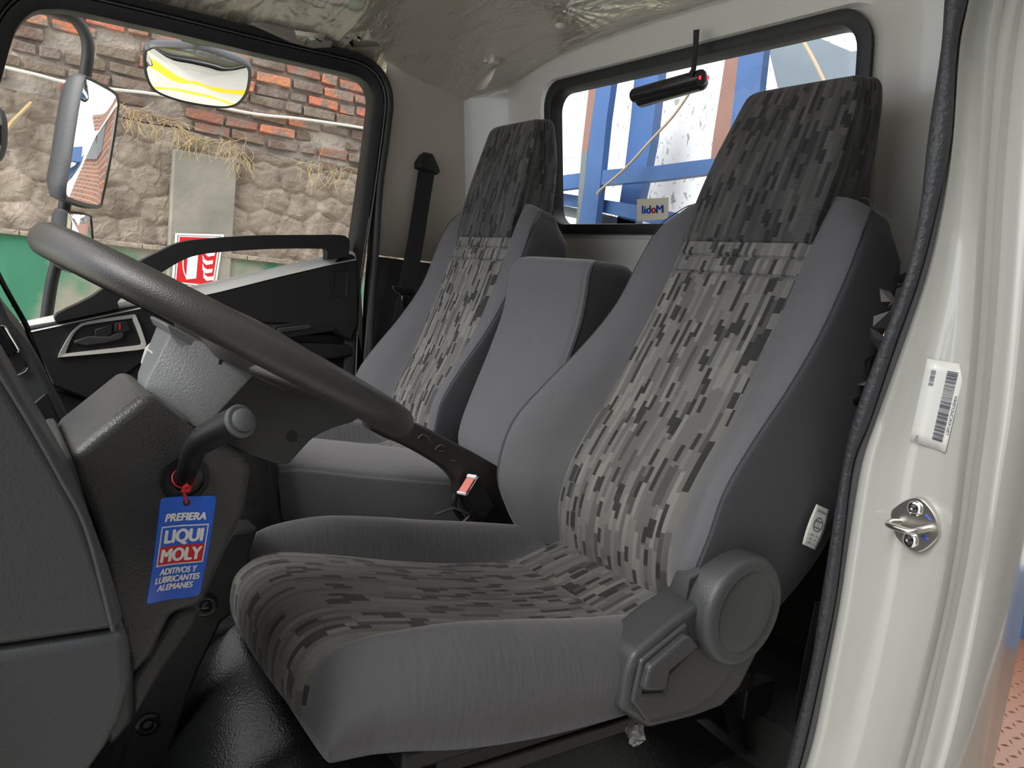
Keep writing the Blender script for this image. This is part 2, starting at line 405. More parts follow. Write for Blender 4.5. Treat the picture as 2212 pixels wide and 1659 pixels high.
HEAD = [(-.010, .143, .145, -.002, -.13), (-.006, .147, .147, .003, -.14), (.004, .148, .148, .004, -.145), (.06, .149, .150, -.014, -.160), (.122, .148, .151, -.036, -.170), (.184, .144, .151, -.059, -.176), (.25, .136, .149, -.086, -.170), (.285, .131, .146, -.100, -.164), (.303, .126, .141, -.108, -.160), (.313, .115, .130, -.117, -.154), (.317, .095, .105, -.126, -.147)]
def headrest(T, parent, sx):
    rows = catm(HEAD, 6); rings = []; uv = []
    for i, (z, hf, hb, yf, yb) in enumerate(rows):
        D = yf-yb; q = min(1, D/.12)
        half = [(0, yf+.006*q), (hf*.5, yf+.005*q), (hf*.9, yf+.001*q), (hf-.001, yf-.004*q), (hf+.002*q, yf-.010*q), (hf+(hb-hf)*.5+.004*q, (yf+yb)/2), (hb, yb+.035*q), (hb-.012*q, yb+.008*q), (hb-.04*q, yb), (hb*.4, yb-.002), (0, yb-.002)]
        r = densering(half, 5); h_ = len(r)//2; r = r[h_:]+r[:h_]
        if i == 0:
            US = [0]
            for j in range(1, len(r)): US.append(US[-1]+(r[j]-r[j-1]).length)
        L_ = [(US[j]+.5, z*1.08+2) for j in range(len(r))]
        rings.append([T(p.x*sx, p.y, z) for p in r]); uv += L_
    return loft('headrest', rings, M['pattern_head_shaded'], parent, uv=uv, angle=60)
CUSH = [ # y, hw, zt, zr, zb
 (.17, .235, -.640, -.625, -.72), (.24, .250, -.640, -.618, -.72), (.32, .262, -.654, -.608, -.72), (.40, .270, -.658, -.598, -.72), (.50, .274, -.648, -.586, -.715), (.60, .272, -.632, -.571, -.71), (.70, .266, -.612, -.559, -.70),
 (.775, .254, -.598, -.560, -.69), (.82, .240, -.594, -.567, -.690), (.850, .225, -.604, -.585, -.692), (.862, .212, -.625, -.612, -.692), (.866, .195, -.645, -.640, -.688)]
def cushion(T, parent, sx):
    rows = catm(CUSH, 6); rings = []
    for y, hw, zt, zr, zb in rows:
        k = hw/.27; i_ = .168*k if y > .6 else .168
        hB = hw if y < .7 else max(hw, .266-max(0, (y-.70)/.166)*.034)
        half = [(0, zt-.004), (i_*.6, zt-.004), (i_*.93, zt-.005), (i_+.002, zt-.002), (i_+(hw-i_)*.3, zr-.010), (i_+(hw-i_)*.55, zr), (hw-.022, zr-.010), (hw-.002, zr-.035), ((hw+hB)/2+.010, zr*.45+zb*.55), (hB+.002, zb+.018), (hB-.012, zb), (.1*k, zb), (0, zb)]
        r = densering(half, 5)
        rings.append([T(p.x*sx, y, p.y) for p in r])
    return loft('seat_cushion', rings, M['fabric_side'], parent, angle=60)
def cushion_panel(T, parent, sx):
    path = [(.215, -.620), (.24, -.628), (.29, -.640), (.343, -.656), (.352, -.654), (.40, -.652), (.50, -.641), (.60, -.624), (.70, -.604), (.775, -.591), (.82, -.587), (.850, -.594), (.869, -.612), (.8745, -.64), (.872, -.668), (.862, -.685), (.84, -.69)]
    P = catm(path, 10); acc = np.concatenate([[0], np.cumsum(np.hypot(*np.diff(P, axis=0).T))]); n = len(P)
    def pt(a, b_):
        i = min(int(round(b_*(n-1))), n-1); y, z = P[i]; u = a*2-1
        t = P[min(i+1, n-1)]-P[max(i-1, 0)]; t = t/np.hypot(*t); nn = np.array([-t[1], t[0]])
        w = .160 if y < .6 else .160+.008*(y-.6)/.2
        h = .006*(1-u*u)-.010*max(0, (abs(u)-.94)/.06)**2
        if i in (30, 31): h -= .002
        w *= 1-.10*max(0, min(1, (acc[i]-acc[120])/.1))
        return T(u*w*sx, y+nn[0]*h, z+nn[1]*h)
    def uvf(a, b_):
        i = min(int(round(b_*(n-1))), n-1)
        return ((a*2-1)*.165+3+(0.31 if i < 31 else 0), acc[i])
    return grid('cushion_centre_panel', pt, 24, n-1, M['pattern_cushion'], parent, uvfn=uvf, angle=80)
M['fabric_side'] = pm('grey_twill_creased', (0.088, 0.087, 0.094), 0.85, bump=0.5, bscale=900, bdist=0.0006, sheen=0.3, var=0.1, vscale=9, bump2=0.16, b2scale=10, b2map=(3, 14, 3.5))
M['pattern_cushion'] = pattern('dash_weave_cushion', [(0.009, 0.009, 0.010), (0.045, 0.045, 0.045), (0.083, 0.081, 0.079), (0.125, 0.122, 0.114), (0.23, 0.222, 0.205)], seed=2)
def seat(label, xc, rot, sx, what):
    root = empty('cab_seat', (xc, .5, -.72), label, 'seat', group=None)
    c, s_ = math.cos(math.radians(rot)), math.sin(math.radians(rot))
    def Tb(x, y, z): return Vector((xc+x, y*c+z*s_, -y*s_+z*c)) if rot else Vector((xc+x, y, z))
    def Tc(x, y, z): return Vector((xc+x, y, z))
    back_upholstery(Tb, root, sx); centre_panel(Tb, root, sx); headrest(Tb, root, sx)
    if what == 'driver':
        cushion(Tc, root, sx); cushion_panel(Tc, root, sx)
    else:
        def Tp(x, y, z): return Vector((xc+x, y-.14, z+.01))
        cushion(Tp, root, sx); cushion_panel(Tp, root, sx)
    return root
DX, PX = -.44, .485
drv = seat('grey cloth driver seat nearest the open door, patterned centre panel, tall dark headrest', DX, 0, 1.0, 'driver')
pas = seat('grey cloth passenger seat with patterned panel, farther away beside the black seat belt', PX, 8, .95, 'passenger')
# ---- driver seat: recliner cover, disc, lever, underframe
rc = px_prism('recliner_cover', [(1475,1331),(1453,1346),(1374,1414),(1358,1457),(1343,1540),(1398,1575),(1409,1576),(1499,1553),(1561,1530),(1600,1490),(1627,1438),(1668,1349),(1600,1300),(1520,1300)], -.735, .07, M['recliner'] if 'recliner' in M else M['plastic'], drv, bevel=.010, seg=4)
face = px_prism('cover_rib', [(1487,1347),(1387,1428),(1367,1519),(1397,1562),(1500,1535),(1542,1505),(1585,1450),(1597,1405),(1540,1395),(1500,1400),(1444,1458),(1437,1500),(1388,1500),(1404,1438),(1485,1370)], -.741, .012, M['plastic'], rc, bevel=.004, seg=3)
lev = px_prism('recline_lever', [(1492,1374),(1513,1398),(1449,1452),(1440,1494),(1392,1494),(1406,1443),(1484,1376)], -.752, .03, M['plastic'], drv, bevel=.005, seg=3)
dc = Vector((-.675, .258, -.575))
disc = lathe('recliner_disc', dc, (-1, 0, 0), [(.0, 0), (.083, .0), (.086, .006), (.086, .072), (.082, .081), (.074, .085), (.066, .084), (.063, .0815), (.05, .085), (.03, .0875), (0.001, .088)], M['plastic'], drv, n=64, cap=False, angle=50)
hull('recliner_tab', [at(*q, x=xx) for q in [(1487,1250),(1512,1238),(1520,1252),(1480,1300),(1500,1320)] for xx in (-.715, -.69)], M['plastic'], disc, bevel=.003)
px_prism('recliner_slot', [(1502,1307),(1515,1312),(1513,1338),(1506,1358),(1500,1345)], -.7275, .01, M['black'], disc)
M['railmat'] = pm('rail_steel', (0.05, 0.045, 0.04), 0.4, metal=0.5)
# seat underframe
uf = MB()
uf.obox((DX-.22, .16, -.745), (.44, 0, 0), (0, .60, .0), (0, 0, .03))
ub = uf.obj('underframe', M['black'], drv, bevel=.006)
for sx_ in (-1, 1):
    r_ = MB().box((DX+sx_*.19-.02, .05, -.80), (DX+sx_*.19+.02, .68, -.775)).obj('slide_rail', M['railmat'], drv, bevel=.004)
    MB().box((DX+sx_*.19-.015, .25, -.775), (DX+sx_*.19+.015, .70, -.744)).obj('rail_runner', M['black'], drv, bevel=.003)
hull('rear_foot', [at(*q, x=xx) for q in [(1500,1555),(1530,1550),(1565,1580),(1620,1622),(1612,1632),(1585,1625)] for xx in (-.66, -.62)], M['black'], drv, bevel=.004)
MB().box((DX-.205, -.02, -.86), (DX-.175, .06, -.80)).obj('foot_bracket', M['black'], drv, bevel=.003)
# label hanging from the driver seat back
q = [at(1762,1089,x=-.738), at(1790,1102,x=-.738), at(1758,1187,x=-.738), at(1732,1175,x=-.738)]
tagfn = lambda s, t: bil(q, s, t)+Vector((-.0015-.006*math.sin(3*t)*s, .004*math.sin(3*t), 0))
ct = grid('sewn_label', tagfn, 6, 10, M['label'], drv, solid=.0008)
qq = lambda s, t: tagfn(s, t)+Vector((-.0012, 0, 0))
for i, (w, tt) in enumerate([('XFLX06AB', .08), ('CCC', 0.42), ('SEAT', .66), ('000', .76), ('AUTO-MCM', .86)]):
    if w == 'CCC': text('label_mark', 'CCC', qq, (.32, .32, .68, .52), M['ink'], ct)
    else: text('label_print', '.:ii:.i:.' if i else ':iiiiii:', qq, (.15, tt, .85, tt+.06), M['ink'], ct)
ring = [qq(.5+.26*math.cos(a), .42+.16*math.sin(a)) for a in [2*math.pi*i/24 for i in range(24)]]
tube('label_ring', ring, .0006, M['ink'], ct, n=4, closed=True)

# ---- middle seat
mid = empty('middle_seat', (.04, .45, -.72), 'plain grey middle seat with low backrest between the two patterned seats', 'seat')
MID = [(-.058, .125, .060, -.03), (-.066, .143, .082, -.05), (-.09, .150, .096, -.065), (-.15, .152, .100, -.07), (-.211, .152, .108, -.06), (-.307, .153, .136, -.04), (-.426, .155, .176, -.01), (-.497, .155, .196, .01), (-.545, .153, .196, .02), (-.60, .150, .165, .03)]
rings = []; mp_ = []
for z, h, yf, yb in catm(MID, 5):
    half = [(0, yf+.008), (h*.5, yf+.006), (h*.85, yf+.001), (h-.008, yf-.006), (h+.000, yf-.014), (h+.004, (yf+yb)/2), (h, yb+.02), (h-.02, yb), (h*.4, yb-.003), (0, yb-.003)]
    r = densering(half, 5)
    mp_.append(Vector((.044+r[len(r)-20].x-.0003, r[len(r)-20].y+.0003, z)))
    rings.append([Vector((.044+p.x, p.y, z)) for p in r])
mb_ = loft('middle_backrest', rings, M['fabric'], mid, angle=60)
shade_sides(mb_, len(rings[0]), 20)
tube('seam', mp_[3:], .0012, M['piping'], mb_, n=6)
rings = []
for y, h, zt, zb in catm([(.10, .140, -.59, -.68), (.18, .150, -.572, -.69), (.30, .155, -.556, -.69), (.45, .155, -.535, -.68), (.60, .152, -.515, -.66), (.70, .148, -.500, -.65), (.75, .140, -.503, -.64), (.775, .125, -.525, -.63), (.78, .11, -.56, -.61)], 5):
    half = [(0, zt+.012), (h*.5, zt+.010), (h*.88, zt+.002), (h-.004, zt-.008), (h+.001, zt-.018), (h+.004, (zt+zb)/2), (h, zb+.012), (h-.02, zb), (h*.4, zb), (0, zb)]
    rings.append([Vector((.044+p.x, y, p.y)) for p in densering(half, 5)])
loft('middle_cushion', rings, M['fabric'], mid, angle=60)
MB().box((-.09, .1, -.80), (.18, .7, -.67)).obj('middle_base', M['black'], mid)

# ------------------------------------------------------------------ cab shell
# floor: rear platform, footwell and engine cover
fl = MB().box((-.80, -.34, -1.0), (.92, .62, -.97)).box((-.80, -.34, -.97), (.92, .0, -.87))
fl.box((-.80, .0, -1.15), (.92, 1.35, -1.12))
tag(fl.obj('floor', M['carpet'], None, bevel=.004), kind='structure')
# vinyl covered engine hump
def hump(a, b_):
    y = -.02+1.30*b_; x = -.72+1.5*a
    qy = max(0, min(.999, (y-.66)/.42)); h = -.80-.34*(1-math.sqrt(1-qy*qy))
    e = max(0, (-.45-x)/.20); h -= .26*min(1, e)**1.5
    e2 = max(0, (x-.55)/.15); h -= .2*min(1, e2)**1.5
    h += .012*noise.noise(Vector((x*4, y*4, 1)))+.10*math.exp(-((x+.17)/.20)**2-((y-.83)/.12)**2)
    return Vector((x, y, h))
o = grid('engine_cover_mat', hump, 60, 60, M['vinyl'], None, angle=80); tag(o, 'shiny black grained vinyl mat over the hump below the driver seat', 'floor mat')
# rear wall with the window
def ry(z): return -.36+.17*(z-.07) if z > -.2 else -.406
RWY = lambda x, z: ry(z)+(max(0, x-.72)/.215)**2*.14+(max(0, -.62-x)/.2)**2*.06
win = rrect(-.455, .052, .635, .505, .075, 7); nW = len(win)
def outer_of(wx, wz):
    cx, cz = .09, .28; dx, dz = wx-cx, wz-cz
    k = 1e9
    if dx > 0: k = min(k, (.935-cx)/dx)
    if dx < 0: k = min(k, (-.80-cx)/dx)
    if dz > 0: k = min(k, (.62-cz)/dz)
    if dz < 0: k = min(k, (-.22-cz)/dz)
    return cx+dx*k, cz+dz*k
V = []; F = []
fr = [0, .0, .06, .10, .35, .6, .8, 1.0]; dep = [-.03, 0, .002, .012, .012, .012, .012, .012]
for k, (f_, d_) in enumerate(zip(fr, dep)):
    for wx, wz in win:
        ox, oz = outer_of(wx, wz); x = wx+(ox-wx)*f_; z = wz+(oz-wz)*f_
        V.append(Vector((x, RWY(x, z)+d_, z)))
for k in range(len(fr)-1):
    for j in range(nW): F.append((k*nW+j, k*nW+(j+1) % nW, (k+1)*nW+(j+1) % nW, (k+1)*nW+j))
n0 = len(V)
for i in range(13):
    x = -.80+(.935+.80)*i/12
    for z in (-.222, -.5, -1.0): V.append(Vector((x, RWY(x, z)+.012, z)))
for i in range(12):
    for k in range(2): a = n0+i*3+k; F.append((a, a+3, a+4, a+1))
wr = obj('wall_rear', V, F, M['paint_in'], None, angle=35); tag(wr, kind='structure')
# ledge, bolts and dark lower liner of the rear wall
MB().box((-.70, -.40, -.145), (.72, -.372, -.095)).obj('rear_ledge', M['paint_in'], wr, bevel=.008)
MB().box((-.80, -.40, -1.0), (.90, -.375, -.16)).obj('rear_lower_liner', M['carpet'], wr)
# rear window: frame and pane
w1 = empty('window_1', (.09, -.35, .05), kind='structure')
fv = []; n = nW
prof = [(.0, .016), (.012, .020), (.026, .016), (.030, .0), (.030, -.03), (.0, -.03)]
inn = rrect(-.428, .080, .606, .477, .055, 7)
for (t_, d_) in prof:
    for (a, b_), (c_, e_) in zip(win, inn):
        k = t_/.030; x = a+(c_-a)*k+(0); z = b_+(e_-b_)*k; fv.append(Vector((x, RWY(x, z)+d_, z)))
# slightly oversize outer lip
for j, (a, b_) in enumerate(win):
    d = Vector((a-.09, 0, b_-.28)).normalized()*.008; fv[j] += d
ff = []
m_ = len(prof)
for k in range(m_):
    for j in range(n): ff.append((k*n+j, k*n+(j+1) % n, ((k+1) % m_)*n+(j+1) % n, ((k+1) % m_)*n+j))
obj('window_seal', fv, ff, M['rubber'], w1, angle=50)
gv = [Vector((x, RWY(x, z)-.008, z)) for x, z in rrect(-.438, .070, .616, .487, .06, 7)]
obj('window_pane', gv, [tuple(range(len(gv)))], M['glass'], w1, smooth=False)
# mirrored shop sticker on the rear pane
def gy(z): return -.36+.17*(z-.07)-.006
def on_glass(u, v, d=0):
    p = at(u, v, y=-.33)
    for _ in range(4): p = at(u, v, y=gy(p.z)+d)
    return p
q2 = [on_glass(1376,431), on_glass(1444,427), on_glass(1443,474), on_glass(1376,478)]
st = empty('window_sticker', q2[3], 'cream sticker on the rear window showing mirrored blue and red lettering', 'sticker')
prism('sticker_sheet', q2, (0, -.0008, 0), M['cream'], st, smooth=False)
fq = lambda s, t: bil(q2, s, t)+Vector((0, .0012, 0))
text('letters', 'M', fq, (.63, .32, .86, .70), M['bluepaint_txt'] if 'bluepaint_txt' in M else M['blue'], st, bold=.03, flip=True)
text('letter_o', 'o', fq, (.475, .42, .625, .70), M['red'], st, bold=.04, flip=True)
text('letters', 'bil', fq, (.17, .31, .465, .70), M['blue'], st, bold=.03, flip=True)
# etched glass marking
em = empty('glass_marking', on_glass(1240,470), 'faint white etched manufacturer marking on the lower corner of the rear glass', 'marking')
for i, (w, bx) in enumerate([('::..:', (1232,433,1250,437)), ('.::ii', (1230,440,1250,443)), ('::::iii', (1230,444,1250,447)), ('.:.:.::', (1295,462,1350,467))]):
    qa = [on_glass(bx[0],bx[1]), on_glass(bx[2],bx[1]), on_glass(bx[2],bx[3]), on_glass(bx[0],bx[3])]
    text('etching', w, (lambda q_: (lambda s, t: bil(q_, s, t)+Vector((0, .001, 0))))(qa), (0, 0, 1, 1), M['white'], em)

# right side wall (passenger pillar trim), in plan a bent strip
plan = [(.868, .165), (.885, .10), (.905, .0), (.920, -.075), (.922, -.083), (.935, -.20), (.925, -.262)]
rings_u = [[Vector((x, y, z)) for z in (-.085, .2, .45, .62)] for x, y in plan]
V = [p for r in rings_u for p in r]; F = [(i*4+j, i*4+4+j, i*4+5+j, i*4+1+j) for i in range(len(plan)-1) for j in range(3)]
wrt = obj('wall_right', V, F, M['beige'], None, angle=20, solid=.006); tag(wrt, kind='structure')
rings_l = [[Vector((x-.008, y, z)) for z in (-1.0, -.5, -.09)] for x, y in plan]
V = [p for r in rings_l for p in r]; F = [(i*3+j, i*3+3+j, i*3+4+j, i*3+1+j) for i in range(len(plan)-1) for j in range(2)]
obj('pillar_lower_trim', V, F, M['black_trim'], wrt, angle=20, solid=.006)
# headliner
def roofz(x, y):
    e = abs(x/.93); z = .585+.035*(1-e**2)-.115*e**6
    z -= .03*max(0, (-.05-y)/.25)**2
    return z
def head(a, b_):
    x = -.86+1.81*a; y = -.275+1.59*b_
    z = roofz(x, y)
    for (bx, by) in ((.31, -.06), (.76, -.13)):
        z += -.0*math.exp(-((x-bx)**2+(y-by)**2)/.004)
    return Vector((x, y, z))
hd = grid('ceiling', head, 40, 40, M['beige'], None, angle=80, solid=.004); tag(hd, kind='structure')
# clear protective film under the headliner, folded around the clips
CL = [(.31, -.06, 9), (.76, -.13, 11), (.72, .55, 13), (.95, .35, 12)]
def film(a, b_):
    x = -.30+1.20*a; y = -.255+1.28*b_
    z = roofz(x, y)-.010
    w = 0
    for bx, by, nfold in CL:
        dx, dy = x-bx, y-by; r = math.hypot(dx, dy); th = math.atan2(dy, dx)
        w += .006*math.exp(-r/.12)*math.sin(nfold*th+3*noise.noise(Vector((x*6, y*6, bx))))*min(1, r/.02)
    w += .004*noise.noise(Vector((x*5, y*9, 2)))
    w += .008*abs(noise.noise(Vector((x*2+y*3, (y*2-x)*7, 5))))*max(0, (y-.1))*1.6
    return Vector((x, y, z-abs(w)-.001))
fo = grid('protective_film', film, 150, 150, M['film'], None, angle=80); tag(fo, 'crumpled clear plastic film covering the beige headliner', 'plastic film')
def flap(name, pts, lab):
    c = sum(pts, Vector())/len(pts); V = [c+Vector((0, 0, .004))]+pts; n = len(pts)
    o = obj(name, V, [(0, i+1, (i+1) % n+1) for i in range(n)], M['film_flap'], None, angle=10, solid=.0006); return o
M['film_flap'] = pm('torn_film', (0.62, 0.58, 0.50), 0.15, coat=.6, bump=.3, bscale=40, bdist=.004)
fz = .52
o = flap('torn_film_flap', [at(u, v, z=.485) for u, v in [(745,80),(752,93),(770,77),(776,91),(795,62),(803,85),(843,85),(822,100),(795,102),(762,103)]], ''); tag(o, 'torn pointed flap of clear film above the passenger window, widest one', 'plastic film')
o = flap('torn_film_flap', [at(u, v, y=-.13) for u, v in [(1066,148),(1071,150),(1060,175),(1048,193),(1022,198),(1040,170)]], ''); tag(o, 'thin torn strip of film hanging below the boxy ceiling clip', 'plastic film')
o = flap('torn_film_flap', [at(u, v, z=.475) for u, v in [(636,66),(665,70),(704,75),(696,92),(690,84),(672,88),(658,100),(655,88),(645,92),(640,80)]], ''); tag(o, 'small ragged scrap of film stuck on the grab handle', 'plastic film')
# ceiling clips and grab handle
bt = at(1212, 47, z=.60)
lathe('headliner_button', (bt.x, bt.y, .592), (0, 0, -1), [(.014, 0), (.015, .006), (.011, .010), (0.001, .011)], M['beige'], None, n=20, cap=False); tag(bpy.context.scene.collection.objects[-1], 'small round beige button puckering the ceiling film', 'button')
p = at(1066, 130, z=.56); hk = empty('coat_hook', p, 'beige boxy plastic hook clip on the ceiling near the rear corner', 'hook')
MB().obox(p+Vector((-.02, -.015, -.014)), (.036, 0, 0), (0, .03, 0), (0, 0, .04)).obj('hook_body', M['beige'], hk, bevel=.005)
MB().obox(p+Vector((.0, .012, -.012)), (.02, 0, 0), (0, .016, 0), (0, 0, .022)).obj('hook_cap', M['paint_in'], hk, bevel=.004)
M['greybeige'] = pm('grab_handle_beige', (.27, .25, .22), .5)
g0 = [at(u, v, x=.84) for u, v in [(540,50),(575,66),(630,90),(680,103),(718,102),(722,90),(690,78),(640,62),(560,46)]]
gh = prism('grab_handle', g0, (.03, 0, .0), M['greybeige'], None, bevel=.006, seg=3); tag(gh, 'beige moulded grab handle above the passenger window under the film', 'handle')

# ------------------------------------------------------------------ left side: door jamb and pillar loft (lines measured row by row)
vs = [-400, -40, 100, 300, 450, 600, 750, 900, 1000, 1150, 1300, 1450, 1600, 1720]
sealL = [2100, 2052, 2038, 2011, 1992, 1959, 1904, 1849, 1823, 1799, 1775, 1750, 1714, 1682]
sealR = [2140, 2090, 2063, 2048, 2019, 1981, 1928, 1878, 1841, 1821, 1801, 1771, 1738, 1705]
linR = [2148, 2097, 2071, 2056, 2035, 2001, 1950, 1896, 1863, 1837, 1815, 1787, 1757, 1720]
rowv = smoothline([Vector((v, 0, 0)) for v in vs], 4)
def rowfn(tab): return [p.x for p in smoothline([Vector((c_, 0, 0)) for c_ in tab], 4)]
SL, SR, LR = rowfn(sealL), rowfn(sealR), rowfn(linR); VV = [p.x for p in rowv]
g1 = rowfn([2200, 2145, 2122, 2112, 2105, 2100, 2090, 2075, 2062, 2046, 2019, 1982, 1940, 1905])
g2 = rowfn([2222, 2165, 2140, 2128, 2120, 2113, 2104, 2090, 2078, 2060, 2034, 1999, 1960, 1925])
g3 = rowfn([2262, 2205, 2180, 2160, 2150, 2142, 2132, 2118, 2104, 2085, 2058, 2024, 1988, 1955])
g4 = rowfn([2298, 2240, 2222, 2205, 2196, 2187, 2175, 2160, 2148, 2128, 2100, 2068, 2032, 2000])
g5 = rowfn([2320, 2262, 2248, 2235, 2224, 2212, 2200, 2184, 2168, 2144, 2118, 2090, 2056, 2020])
wl = empty('wall_left', (-.85, .05, -1.0), kind='structure')
def strip(name, cols, mat, **k):
    R = []
    for i, v in enumerate(VV): R.append([at(c_[i], v, y=yy) for c_, yy in cols])
    return loft(name, R, mat, wl, cap=False, closed=False, **k)
mixc = lambda a, b_, t_: [p*(1-t_)+q_*t_ for p, q_ in zip(a, b_)]
SLb = [a-6 for a in SL]
strip('pillar_liner', [(SR, .062), (mixc(SR, LR, .5), .068), (LR, .058)], M['greytrim'], angle=60)
strip('door_jamb', [(mixc(SR, LR, .9), .03), (LR, .060), (mixc(LR, g1, .06), .066), (mixc(LR, g1, .14), .060), (mixc(LR, g1, .35), .035), (mixc(LR, g1, .6), .024), (mixc(LR, g1, .85), .028), (g1, .036), (mixc(g1, g2, .5), .044), (g2, .038), (mixc(g2, g3, .35), .018), (mixc(g2, g3, .75), .022), (g3, .038), (mixc(g3, g4, .35), .018), (mixc(g3, g4, .75), .024), (g4, .046), (mixc(g4, g5, .5), .048), (g5, .044)], M['paint'], angle=70)
# outer skin going back from the jamb edge, and the pillar's inner face
yk = lambda z: float(np.interp(z, [-.85, -.60, -.50, -.2], [-.090, -.098, -.085, -.08]))
R = []
for i, v in enumerate(VV):
    e = at(g5[i], v, y=.044); R.append([e, e+Vector((-.006, -.012, 0)), e+Vector((-.010, -.04, 0)), Vector((-.985, -.03, e.z)), Vector((-.985, yk(e.z), e.z)), Vector((-.98, yk(e.z)-.004, e.z)), Vector((-.90, yk(e.z)-.006, e.z))])
loft('outer_skin', R, M['paint'], wl, cap=False, closed=False, angle=60)
R = []
for i, v in enumerate(VV):
    e = at(SL[i]+8, v, y=.06); R.append([e, Vector((e.x, 0, e.z)), Vector((min(-.80, e.x), -.1, e.z)), Vector((-.80, -.34, e.z))])
loft('pillar_inner', R, M['black_trim'], wl, cap=False, closed=False, angle=60)
rr_ = MB().box((-.93, -.30, .50), (-.855, 1.35, .60)).obj('trim_1', M['paint'], None, bevel=.02, seg=3); tag(rr_, kind='structure')
# rubber door seal with ribbed skin
path = [at((a+b_)/2, v, y=.075) for a, b_, v in zip(SL, SR, VV)]
rad = [(b_-a)/2/FPX*1.35 for a, b_ in zip(SL, SR)]
sv, sf = tube_geo(path, rad, 14)
M['seal'] = pm('ribbed_seal_rubber', (0.035, 0.037, 0.042), 0.45, bump=0.9, bscale=130, bdist=0.003)
obj('door_seal', sv, sf, M['seal'], wl, angle=70)
# striker
sc_ = at(1980, 1140, y=.03)
stk = empty('door_striker', sc_, 'shiny metal door latch striker with two screws on the white jamb', 'striker')
def onj(u, v, d=0): return at(u, v, y=.030+d)
pl = [onj(u, v, .010) for u, v in [(1965,1077),(1990,1078),(2018,1110),(2028,1145),(2024,1165),(1995,1190),(1970,1191),(1945,1172),(1930,1150),(1923,1110),(1937,1092)]]
prism('striker_plate', smoothline(pl, 3, True), (0, -.014, 0), M['steel'], stk, bevel=.0015)
for (u, v) in ((1977, 1099), (1967, 1167)):
    c_ = onj(u, v, .010); scw = lathe('screw', c_, (0, 1, 0), [(.0115, 0), (.0115, .002), (.010, .0035), (.006, .004), (.005, .002), (.0005, .001)], M['chrome'], stk, n=24, cap=False)
    mb = MB()
    for k in range(2):
        a = .4+k*math.pi/2; ax = Vector((math.cos(a), 0, math.sin(a))); mb.obox(c_-ax*.006+Vector((0, .003, 0))-ax.cross(Vector((0,1,0)))*.0012, ax*.012, ax.cross(Vector((0,1,0)))*.0024, (0, .0012, 0))
    mb.obj('screw_recess', M['darksteel'], scw)
lp = smoothline([onj(1945,1128,.008), onj(1925,1128,.026), onj(1918,1133,.036), onj(1935,1140,.042), onj(1965,1148,.040), onj(1985,1146,.030), onj(2003,1142,.008)], 6)
tube('striker_loop', lp, .0048, M['steel'], stk, n=12)
for a, b_ in (((1998,1112), (2009,1125)), ((1991,1157), (2005,1168)), ((1976,1102), (1984,1106))):
    tube('paint_mark', [onj(*a, .0112), onj(*b_, .0112)], .0016, M['marker'], stk, n=6)
# barcode label
q3 = [onj(2003,775,.010), onj(2087,789,.010), onj(2042,978,.010), onj(1965,952,.010)]
lb = empty('barcode_label', q3[3], 'pale paper label with barcodes stuck on the white door jamb', 'label')
def JL(s, t, d=0):
    p = bil(q3, s, t); y_ = float(np.interp(s, [0, .35, .7, 1], [.035, .028, .0275, .034]))+d
    k = (y_-CAM[1])/(p.y-CAM[1]); return Vector(CAM)+(p-Vector(CAM))*k
grid('label_sheet', lambda a, b_: JL(a, b_), 4, 8, M['label'], lb, solid=.0008)
random.seed(11); mb = MB(); t0 = .10
while t0 < .90:
    w = random.choice([.0035, .006, .0035, .010]); mb.add([JL(.58, t0, .0012), JL(.86, t0, .0012), JL(.86, t0+w, .0012), JL(.58, t0+w, .0012)], [(0, 1, 2, 3)]); t0 += w+random.choice([.004, .006, .009])
mb.obj('barcode', M['ink'], lb, smooth=False)
mb = MB(); t0 = .12
while t0 < .30:
    w = random.choice([.003, .006]); mb.add([JL(.17, t0, .0012), JL(.30, t0, .0012), JL(.30, t0+w, .0012), JL(.17, t0+w, .0012)], [(0, 1, 2, 3)]); t0 += w+random.choice([.004, .007])
mb.obj('small_barcode', M['ink'], lb, smooth=False)
text('serial_number', 'LSM1434C2MDL00404', lambda s, t: JL(.90+.075*t, .80-.44*s, .0012), (0, 0, 1, 1), M['ink'], lb)
text('code', 'C35', lambda s, t: JL(.14+.07*t, .985-.07*s, .0012), (0, 0, 1, 1), M['ink'], lb)
text('small_number', '400516', lambda s, t: JL(.34+.05*t, .27-.08*s, .0012), (0, 0, 1, 1), M['ink'], lb)
M['sill_sheen'] = pm('sill_sky_sheen', (0.72, 0.72, 0.70), 0.18, coat=1)  # white stands in for the sky reflected on the door trim shelf
